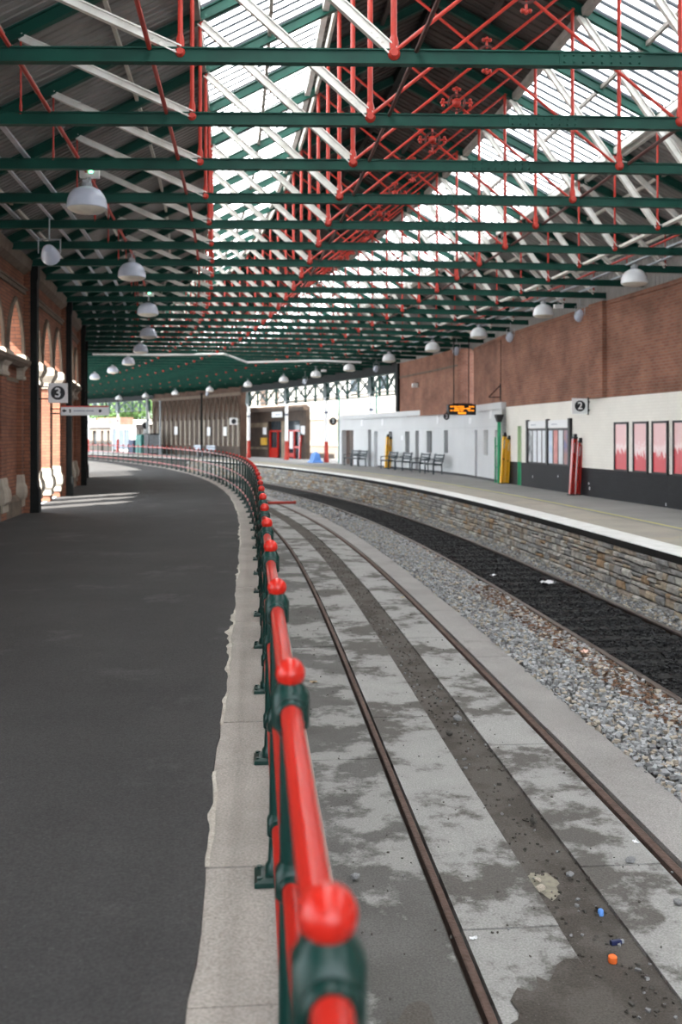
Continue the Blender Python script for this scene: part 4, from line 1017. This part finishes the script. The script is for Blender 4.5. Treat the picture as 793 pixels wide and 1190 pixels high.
for q, z1, nm in ((58.0, 4.0, 'left of the white building'), (52.6, 4.0, 'behind the white building')):
    t = thing('drainpipe', 'thin green drainpipe rising '+nm, 'pipe', P(q, 11.75), TH(q)); MB().tube((0,0,0), (0,0,z1+.6), .055, n=8).build('pipe', M['cabinet_green'], t, True)
    MB().box(-.08, .08, -.08, .08, 2.0, 2.06).build('bracket', M['cabinet_green'], t)
# cctv on the brick block and conduits
p, rz = wframe(fb, 44.6, .15, 4.05); t = thing('security_camera', 'small white security camera on the far brick wall', 'camera', p, rz)
MB().box(-.16, .10, -.09, .09, -.10, .08).build('housing', M['white'], t); MB().box(.05, .15, -.02, .02, .08, .12).build('bracket', M['black_iron'], t)
p, rz = wframe(wu, 34.0, .2, 3.05); t = thing('wall_bracket', 'small dark iron bracket on the brick wall right of the departure board', 'bracket', p, rz)
MB().bar((.2, 0, .45), (-.25, .0, .0), .03, .03).bar((.2, 0, .0), (-.25, 0, 0), .03, .03).build('arm', M['black_iron'], t); MB().box(.17, .2, -.05, .05, -.1, .5).build('plate', M['black_iron'], t)

# ================================================================== BROWN ARCADE, far right side
AS0, AS1 = 73.2, 89.8
ab = thing('wall_far', 'dark brown arcaded station wall with pale slim pilasters at the far bend', 'wall', P(80, GU)); ab['kind'] = 'structure'
fu = lambda s: GU
facade(fu, AS0, AS1, 0, 5.6, [], M['brown_stone'], 'brickwork', ab, .5, arange(AS0, AS1, 2.0), uv=True)
facade(lambda s: GU-.06, AS0, AS1, 0, .85, [], M['brown_wood'], 'dado', ab, .1, arange(AS0, AS1, 2.0))
facade(lambda s: GU-.10, AS0, AS1, 4.75, 5.0, [], M['dark_stone'], 'cornice', ab, .1, arange(AS0, AS1, 2.0))
np_ = 18; sp_ = (AS1-AS0-.6)/np_
for k in range(np_+1):
    q = AS0+.3+sp_*k
    def pl(o): o.location = P(q, GU-.02)-ab.location; o.rotation_euler = (0,0,TH(q)); return o
    pl(MB().box(-.10, .02, -.10, .10, .85, 2.95).build('pilaster', M['sandstone'], ab))
    pl(MB().box(-.14, .02, -.14, .14, 2.95, 3.15).box(-.08, .02, -.08, .08, 3.15, 3.7).build('pilaster_head', M['dark_stone'], ab))
    if k < np_:
        r = MB(); h = sp_/2
        pts = [(-.06, h+x/AW*(h-.06), 3.6+z) for x, z in APTS]
        o = r.path(pts, .05, 5).build('arch_moulding', M['dark_stone'], ab); pl(o)
        pl(MB().box(-.012, .0, .16, sp_-.16, .95, 3.5).build('recessed_panel', M['brown_wood'], ab))
for s_, z, nm in ((78.6, 2.0, 'nearer to the shopfront'), (84.8, 2.1, 'nearer to the green cabinet'), (75.6, 2.0, 'closest to the shopfront')):
    t = thing('wall_notice', 'white notice on the brown arcade wall '+nm, 'notice', P(s_, GU-.2, z), TH(s_)); MB().box(-.02, .02, -.3, .3, -.35, .35).build('board', M['white'], t); MB().box(-.026, -.02, -.26, .26, -.3, .3).build('paper', M['paper'], t)
t = thing('platform_sign', 'small blue and white square sign at the near end of the brown arcade', 'sign', P(73.4, GU-.5, 2.75), TH(73.4))
MB().box(-.33, .33, -.02, .02, -.26, .26).build('panel', M['white'], t); MB().lathe([(.2, 0), (.2, .006)], 20, (0, -.026, 0), 0, Matrix.Rotation(math.pi/2, 4, 'X')).build('disc', M['sign_black'], t); MB().box(.33, .5, -.02, .02, -.02, .02).build('bracket', M['black_iron'], t)
# poles before the arcade
for s_, h, mt, nm in ((85.6, 4.6, 'steel_grey', 'pale pole under a domed lamp'), (88.2, 4.9, 'steel_grey', 'dark grey pole left of the pale one'), (77.6, 5.0, 'black_iron', 'slim black pole before the pale pilasters')):
    t = thing('platform_pole', nm+' before the brown arcade', 'pole', P(s_, GU-1.3), TH(s_)); MB().lathe([(.12, 0), (.12, .2), (.085, .25), (.08, h)], 10).build('shaft', M[mt], t, True); MB().lathe([(.16, h), (.16, h+.06)], 10).build('cap', M[mt], t)
# cabinets
for s_, u, w_, dp, h, mt, nm, cat in ((88.3, 9.7, .62, .5, 1.75, 'cabinet_green', 'tall green cabinet before the far arcade', 'cabinet'), (86.9, 9.9, .5, .6, 1.85, 'black', 'dark vending cabinet with grey side panel right of the green cabinet', 'cabinet'), (90.2, 9.9, .55, .5, 1.3, 'navy', 'low navy blue cabinet left of the green cabinet', 'cabinet')):
    t = thing('platform_cabinet', nm, cat, P(s_, u), TH(s_))
    MB().loft([(0, -dp, dp, -w_, w_), (h-.08, -dp, dp, -w_, w_), (h, -dp+.05, dp-.05, -w_+.05, w_-.05)]).build('body', M[mt], t)
    MB().box(-dp-.02, -dp, -w_+.06, -.02, .1, h-.15).build('door', M[mt], t); MB().box(-dp-.02, -dp, .02, w_-.06, .1, h-.15).build('door', M[mt], t)
    MB().box(-dp+.05, dp-.05, -w_-.02, -w_, .12, h-.12).build('side_panel', M['steel_grey'] if mt == 'black' else M[mt], t)
for s_, nm in ((79.0, 'left one'), (76.6, 'right one')):
    t = thing('bench', 'pale grey bench before the brown arcade, '+nm, 'bench', P(s_, 10.3), TH(s_), 'pale benches before the brown arcade')
    for k in range(3): MB().box(-.4+.14*k, -.29+.14*k, -.9, .9, .43, .47).build('seat_slat', M['steel_grey'], t)
    for k in range(2): MB().box(.04, .07, -.9, .9, .55+.2*k, .7+.2*k).build('back_slat', M['tray'], t)
    for y in (-.8, .8): MB().bar((-.36, y, 0), (-.36, y, .43), .05, .05, (0,1,0)).bar((.05, y, 0), (.05, y, .9), .05, .05, (0,1,0)).build('leg_frame', M['steel_grey'], t)

# ================================================================== SHOPFRONT beyond the columns
SU = 13.2; sf = lambda s: SU
sh = thing('shopfront', 'brown entrance with red framed doors under a white sign, beyond the columns', 'shopfront', P(70, SU))
facade(sf, 66.2, 75.5, 0, 3.75, [(67.2, 72.4, 0, 2.75)], M['brown_wood'], 'wall', sh, .3, arange(66.2, 75.5, 2))
facade(lambda s: SU-.35, 66.0, 75.5, 3.45, 3.85, [], M['brown_wood'], 'fascia', sh, .4, arange(66, 75.5, 2))
facade(lambda s: SU-.4, 69.4, 71.0, 3.02, 3.42, [], M['white'], 'sign_panel', sh, .1)
facade(lambda s: SU-.405, 69.55, 70.4, 3.17, 3.26, [], M['grey_text'], 'lettering', sh, .01)
facade(lambda s: SU+.25, 67.2, 72.4, 0, 2.75, [], M['window_dark'], 'glazing', sh, .05, [69, 71])
for a, b in ((67.2, 67.32), (68.3, 68.42), (69.3, 69.42), (69.9, 70.4), (71.0, 71.1), (72.28, 72.4)):
    facade(lambda s: SU+.08, a, b, 0, 2.0 if b-a < .3 else 2.75, [], M['red'] if b-a < .3 else M['dado'], 'door_post', sh, .12)
for a, b, z0, z1 in ((67.2, 72.4, 1.95, 2.07), (67.3, 69.4, .75, .9), (71.0, 72.3, .0, .75), (68.35, 69.35, .1, .4)):
    facade(lambda s: SU+.1, a, b, z0, z1, [], M['red'], 'door_rail', sh, .1, [69, 71])
facade(lambda s: SU+.06, 68.5, 69.0, .7, 1.95, [], M['paper'], 'poster_sheet', sh, .02)
facade(lambda s: SU-.02, 72.7, 73.3, 1.75, 2.35, [], M['paper'], 'notice', sh, .03); facade(lambda s: SU-.02, 66.4, 67.0, 1.75, 2.35, [], M['paper'], 'notice', sh, .03)
facade(lambda s: SU-.15, 72.6, 73.4, .95, 1.5, [], M['yellow_box'], 'yellow_box', sh, .2)
facade(lambda s: SU-.03, 72.5, 75.5, .6, .78, [], M['dado'], 'tile_band', sh, .05, [74]); facade(lambda s: SU-.03, 72.5, 75.5, 2.3, 2.65, [], M['dado'], 'tile_band', sh, .05, [74])
ramp_thing(lambda s: SU, 66.8, M['red'], 'red and white folded boarding ramp beside the red shop doors', 1.7, 1)
ramp_thing(lambda s: GU+.35, 65.7, M['yellow'], 'yellow and red folded boarding ramp behind the column before the red doors', 1.5, 1)
# blue barrier
q = 58.6; t = thing('barrier', 'bright blue plastic barrier standing by the white column', 'barrier', P(q, 10.45), TH(q))
bl = MB().loft([(0, -.28, .28, -.34, .34), (.08, -.28, .28, -.34, .34), (.12, -.2, .2, -.30, .30), (.56, -.10, .10, -.28, .28), (.6, -.06, .06, -.24, .24)])
bl.build('body', M['blue'], t); MB().box(-.05, .05, -.14, .14, .6, .66).build('handle', M['blue'], t); t.scale = (1.25, 1.25, 1)

# ================================================================== OUTSIDE: facades, yard, trees
eb = thing('beige_building', 'large beige and cream banded building outside beyond the white columns', 'building', P(58, 16))
EU = 16.0; ef = lambda s: EU
facade(ef, 40, 76, 0, 9, [], M['far_white'], 'wall', eb, .4, arange(40, 76, 3))
for z0, z1, mt in ((0, .9, 'beige'), (1.25, 2.85, 'beige'), (.9, 1.25, 'beige_pale'), (2.85, 3.5, 'beige_pale'), (4.35, 4.5, 'beige_pale'), (6.2, 6.5, 'beige_pale')):
    facade(lambda s: EU-.05-(.04 if mt == 'beige_pale' else 0), 40, 76, z0, z1, [], M[mt], 'band', eb, .05, arange(40, 76, 3))
for q in (44.5, 48.2, 52, 56, 60, 64, 68):
    for z0, z1 in ((4.7, 5.9), (6.8, 8.2)):
        w_ = facade(lambda s: EU-.04, q, q+.9, z0, z1, [], M['window_dark'], 'window', eb, .1)
        f_ = facade(lambda s: EU-.07, q-.06, q+.96, z0-.12, z0, [], M['beige_pale'], 'sill', eb, .1)
cb = thing('cream_building', 'cream rendered building outside above the red shop doors', 'building', P(85, 21))
facade(lambda s: 21.0, 72, 98, 0, 8.5, [], M['beige_pale'], 'wall', cb, .4, arange(72, 98, 3))
for q in (81.0, 83.6, 86.2, 88.8, 91.4):
    facade(lambda s: 20.95, q, q+.9, 4.4, 6.0, [], M['brown_wood'], 'window', cb, .1); facade(lambda s: 20.92, q-.1, q+1.0, 4.25, 4.4, [], M['far_white'], 'sill', cb, .1)
facade(lambda s: 20.7, 72, 98, 8.2, 8.6, [], M['far_white'], 'cornice', cb, .5, arange(72, 98, 3))
yw = facade(lambda s: 24.0, 98, 140, 0, 3.4, [], M['far_white'], 'wall_yard', None, .4, arange(98, 140, 4)); struct(yw, 'pale high boundary wall beyond the yard under the trees', 'wall')
facade(lambda s: 23.8, 98, 140, 3.4, 3.55, [], M['beige_pale'], 'coping', yw, .8, arange(98, 140, 4))
hb = thing('station_hut', 'low tan hut with dark windows in the yard at the far left', 'hut', P(106, 15))
hf = lambda s: 15.0
facade(hf, 104.0, 108.6, 0, 2.55, [(104.6, 105.1, .7, 2.2), (105.8, 106.3, .0, 2.2), (107.2, 107.9, .7, 2.2)], M['beige'], 'wall', hb, .3, [105.5, 107])
facade(lambda s: 15.25, 104.0, 108.6, 0, 2.5, [], M['window_dark'], 'window_glass', hb, .1, [105.5, 107])
facade(lambda s: 14.8, 103.8, 108.8, 2.55, 2.8, [], M['far_white'], 'eaves', hb, 3, [105.5, 107]); facade(lambda s: 16, 104.2, 108.6, 2.8, 3.6, [], M['brick_right'], 'roof', hb, 1.6, [105.5, 107], uv=True)
gsn = thing('glazed_shelter', 'blue-grey glazed waiting shelter with pale frame in the yard', 'shelter', P(100.7, 14)); gf = lambda s: 14.0
for a in (99.0, 100.1, 101.2, 102.3): facade(lambda s: 13.95, a, a+.1, 0, 2.4, [], M['white'], 'frame_post', gsn, .1)
for a, b in ((99.1, 100.1), (100.2, 101.2), (101.3, 102.3)): facade(gf, a, b, .25, 2.3, [], pm('shelter_pane', (.22,.27,.33), (.17,.21,.26), 2, .15), 'pane', gsn, .03)
facade(lambda s: 13.8, 98.9, 102.5, 2.4, 2.5, [], M['white'], 'roof', gsn, 1.6, [100.7])
ki = thing('arched_kiosk', 'brown kiosk with pointed dark panels at the far end of the arcade', 'kiosk', P(93.8, 12.6)); 
facade(lambda s: 12.6, 92.3, 95.4, 0, 2.3, [], M['brown_wood'], 'wall', ki, 1.0, [93.8]); facade(lambda s: 12.4, 92.6, 95.1, 2.3, 2.75, [], M['brown_wood'], 'roof', ki, 1.2)
for a in (92.5, 93.3, 94.1, 94.9): facade(lambda s: 12.56, a, a+.12, .1, 2.25, [], M['sandstone'], 'panel_strip', ki, .05)
t = thing('clock_speaker', 'round black speaker on a short arm at the left end of the arcade', 'speaker', P(89.9, 10.6, 2.6), TH(89.9))
MB().lathe([(.28, 0), (.28, .12), (.18, .2)], 18, (0,0,0), 0, Matrix.Rotation(math.pi/2, 4, 'X')).build('body', M['black'], t, True); MB().box(-.03, .75, .0, .05, -.03, .03).build('arm', M['black_iron'], t); MB().box(-.12, .12, -.0, .04, -.75, -.35).build('tag_plate', M['white'], t)
def tree(s, u, h, r, label):
    t = thing('tree', label, 'tree', P(s, u, -.03), 0, 'trees beyond the yard wall')
    MB().path([(0,0,0), (.1, .05, h*.35), (-.05, .1, h*.6)], .16, 8).path([(.1,.05,h*.35), (r*.4, .1, h*.7)], .08, 6).path([(.1,.05,h*.35), (-r*.4, -.2, h*.66)], .08, 6).build('trunk', M['bark'], t)
    n = 2600; d = rng.normal(size=(n, 3)); d /= np.linalg.norm(d, axis=1)[:, None]
    cl = rng.normal(size=(14, 3))*np.array([r*.55, r*.55, h*.16])+np.array([0, 0, h*.66])
    c = cl[rng.integers(0, 14, n)]+d*(rng.random((n, 1))**.4)*r*.45
    a = rng.normal(size=(n, 3)); a /= np.linalg.norm(a, axis=1)[:, None]; b = np.cross(a, rng.normal(size=(n, 3))); b /= np.linalg.norm(b, axis=1)[:, None]
    k = .17; v = np.stack([c-a*k, c+b*k*.5, c+a*k, c-b*k*.5], 1).reshape(-1, 3); f = np.arange(n*4).reshape(-1, 4)
    me = bpy.data.meshes.new('foliage'); me.from_pydata(v.tolist(), [], f.tolist()); me.materials.append(M['leaf']); me.update()
    tag(link('foliage', me, t), kind='stuff')
for i, (s_, u, h, r) in enumerate(((114.0, 28, 7.5, 2.8), (118, 28, 8.0, 3.0), (122, 28, 7.5, 3.0), (126.5, 28, 8.0, 3.0), (120, 29.5, 7.0, 2.8), (119, 33, 11, 3.8), (126, 33, 11, 3.8))):
    tree(s_, u, h, r, 'green leafy tree beyond the yard wall, '+('rightmost, by the brown arcade', 'second from the right', 'third from the right', 'leftmost, by the black pier', 'low one in the middle', 'tall one at the back right', 'tall one at the back left')[i])

# ================================================================== LITTER ON THE TRACKS
def rock(s, u, sc, mat, label, cat='stone', z=-.945, flat=.6):
    import bmesh
    g = bmesh.new(); bmesh.ops.create_icosphere(g, subdivisions=1, radius=1)
    m = MB(); m.add([(x.co.x*random.uniform(.7, 1.15), x.co.y*.75*random.uniform(.7, 1.15), x.co.z*flat*random.uniform(.7, 1.15)) for x in g.verts], [tuple(y.index for y in f.verts) for f in g.faces]); g.free()
    o = m.build('broken_stone', mat); o.location = P(s, u, z+sc*flat*.75); o.scale = (sc,)*3; o.rotation_euler = (0, 0, random.uniform(0, 6))
    return tag(o, label, cat)
rock(5.87, .51, .035, M['stone_b'], 'dark grey lump of stone on the concrete right of the railing')
rock(5.62, 1.56, .04, M['stone_c'], 'pale broken stone in the dirt strip beside a patch of mortar')
rock(5.74, 1.58, .03, M['stone_c'], 'smaller pale stone right behind the other pale stone', flat=.5)
rock(5.94, 2.22, .042, M['stone_b'], 'pointed grey stone on concrete left of the right rusty rail')
rock(5.79, 1.79, .032, M['stone_b'], 'small grey stone in the dirt strip right of the mortar patch')
rock(5.39, 2.28, .035, M['stone_b'], 'grey stone by the right rusty rail at the picture edge')
rock(9.04, 1.78, .055, M['stone_b'], 'large grey stone lying in the dirt strip farther up the track')
rock(8.6, 1.62, .04, M['mortar'], 'dark stone in the dirt strip behind the large grey stone')
rock(6.6, 1.80, .04, M['mortar'], 'brown clod in the middle of the dirt strip')
for (s_, u_, w_, mt, nm) in ((4.87, 1.71, .022, 'orange', 'bright orange bottle cap in the dirt strip'), (5.35, 1.82, .016, 'blue', 'small blue cap in the dirt strip')):
    t = thing('bottle_cap', nm, 'cap', P(s_, u_, -.966)); MB().lathe([(w_, 0), (w_*1.05, .006), (w_, .028), (w_*.8, .032)], 16).build('shell', M[mt], t, True); MB().lathe([(w_*.75, .032), (w_*.7, .034)], 12).build('disc', M[mt], t)
t = thing('lighter', 'dark blue plastic lighter lying in the dirt strip', 'lighter', P(5.04, 1.79, -.956), .3); MB().loft([(-.01, -.03, .03, -.011, .011), (.008, -.03, .03, -.011, .011), (.012, -.027, .027, -.008, .008)]).build('body', M['dark_blue'], t); MB().box(.03, .045, -.008, .008, -.008, .008).build('tip', M['steel_grey'], t)
def scrap(s, u, sc, mat, label, z=-.935):
    m = MB(); n = 7; vs = []
    for i in range(n):
        for j in range(n):
            vs.append(((i/(n-1)-.5)*2+random.uniform(-.12, .12), (j/(n-1)-.5)*1.3+random.uniform(-.12, .12), .25+random.uniform(-.22, .3)))
    fs = [(i*n+j, (i+1)*n+j, (i+1)*n+j+1, i*n+j+1) for i in range(n-1) for j in range(n-1)]
    o = m.add(vs, fs).build('litter_scrap', mat, None, True); o.location = P(s, u, z); o.scale = (sc,)*3; o.rotation_euler = (0,0,random.uniform(0,6)); return tag(o, label, 'litter')
scrap(17.3, 5.2, .12, M['paper'], 'crumpled white plastic bag between the worn steel rails', -.975)
scrap(11.7, 3.9, .06, pm('pink_paper', (.75,.5,.42), (.65,.42,.36), 4, .7), 'pinkish scrap of paper on the ballast by the left steel rail')
scrap(18.4, 4.5, .06, M['paper'], 'small white scrap farther up between the steel rails', -.975)
scrap(6.21, 2.36, .022, M['paper'], 'white scrap on concrete just left of the right rusty rail')
scrap(5.1, 1.05, .02, M['paper'], 'white scrap beside the left rusty rail')
scrap(15.9, 2.34, .035, pm('yellow_scrap', (.5,.4,.2), (.3,.25,.15), 4, .7), 'yellowish scrap by the right rusty rail farther up', -.94)
scrap(10.6, .55, .04, pm('buff_scrap', (.55,.42,.28), (.4,.3,.2), 4, .7), 'buff paper scrap on the dirty concrete right of the railing', -.955)
# mortar spill
vs = []; n = 22
for k in range(n):
    a = 2*math.pi*k/n; r_ = .85+.14*math.sin(3*a)+.10*math.sin(7*a+1)
    p_ = P(5.75+.20*r_*math.sin(a), 1.62+.10*r_*math.cos(a), -.966); vs.append(p_)
vs.append(P(5.75, 1.62, -.955))
tag(MB().add(vs, [(k, (k+1) % n, n) for k in range(n)]).build('mortar_spill', pm('pale_mortar', (.30,.28,.22), (.20,.185,.15), 20, .95, bump=.6)), 'pale spill of dried mortar in the dirt strip of the rusty track', 'mortar')
# dirt washed over the concrete at the near end of the rusty track
for s_, u_, a_, b_, z_ in ((4.25, 1.36, .60, .36, -.936), (3.6, 1.9, .5, .45, -.934), (4.0, .58, .55, .30, -.946)):
    n = 44; vs = []
    for k in range(n):
        a = 2*math.pi*k/n; r_ = .85+.13*math.sin(3*a+s_)+.10*math.sin(5*a+2*s_)+.07*math.sin(11*a)+.05*math.sin(17*a+1)
        vs.append(P(s_+a_*r_*math.sin(a), u_+b_*r_*math.cos(a), z_-.001))
    vs.append(P(s_, u_, z_+.006)); MB().add(vs, [(k, (k+1) % n, n) for k in range(n)]).build('dirt_patch', M['dirt'], bedo)
# red pole across the end of the rusty track
q = 37.7; t = thing('red_pole', 'short red pole lying across the end of the rusty track', 'pole', P(q, 2.5, -.885), TH(q))
MB().tube((-.65, 0, 0), (.60, 0, 0), .055, n=10).build('bar', M['red_rod'], t, True); MB().lathe([(.065, -.04), (.065, .04)], 10, (.60, 0, 0), 0, Matrix.Rotation(math.pi/2, 4, 'Y')).build('end_cap', M['red_rod'], t)
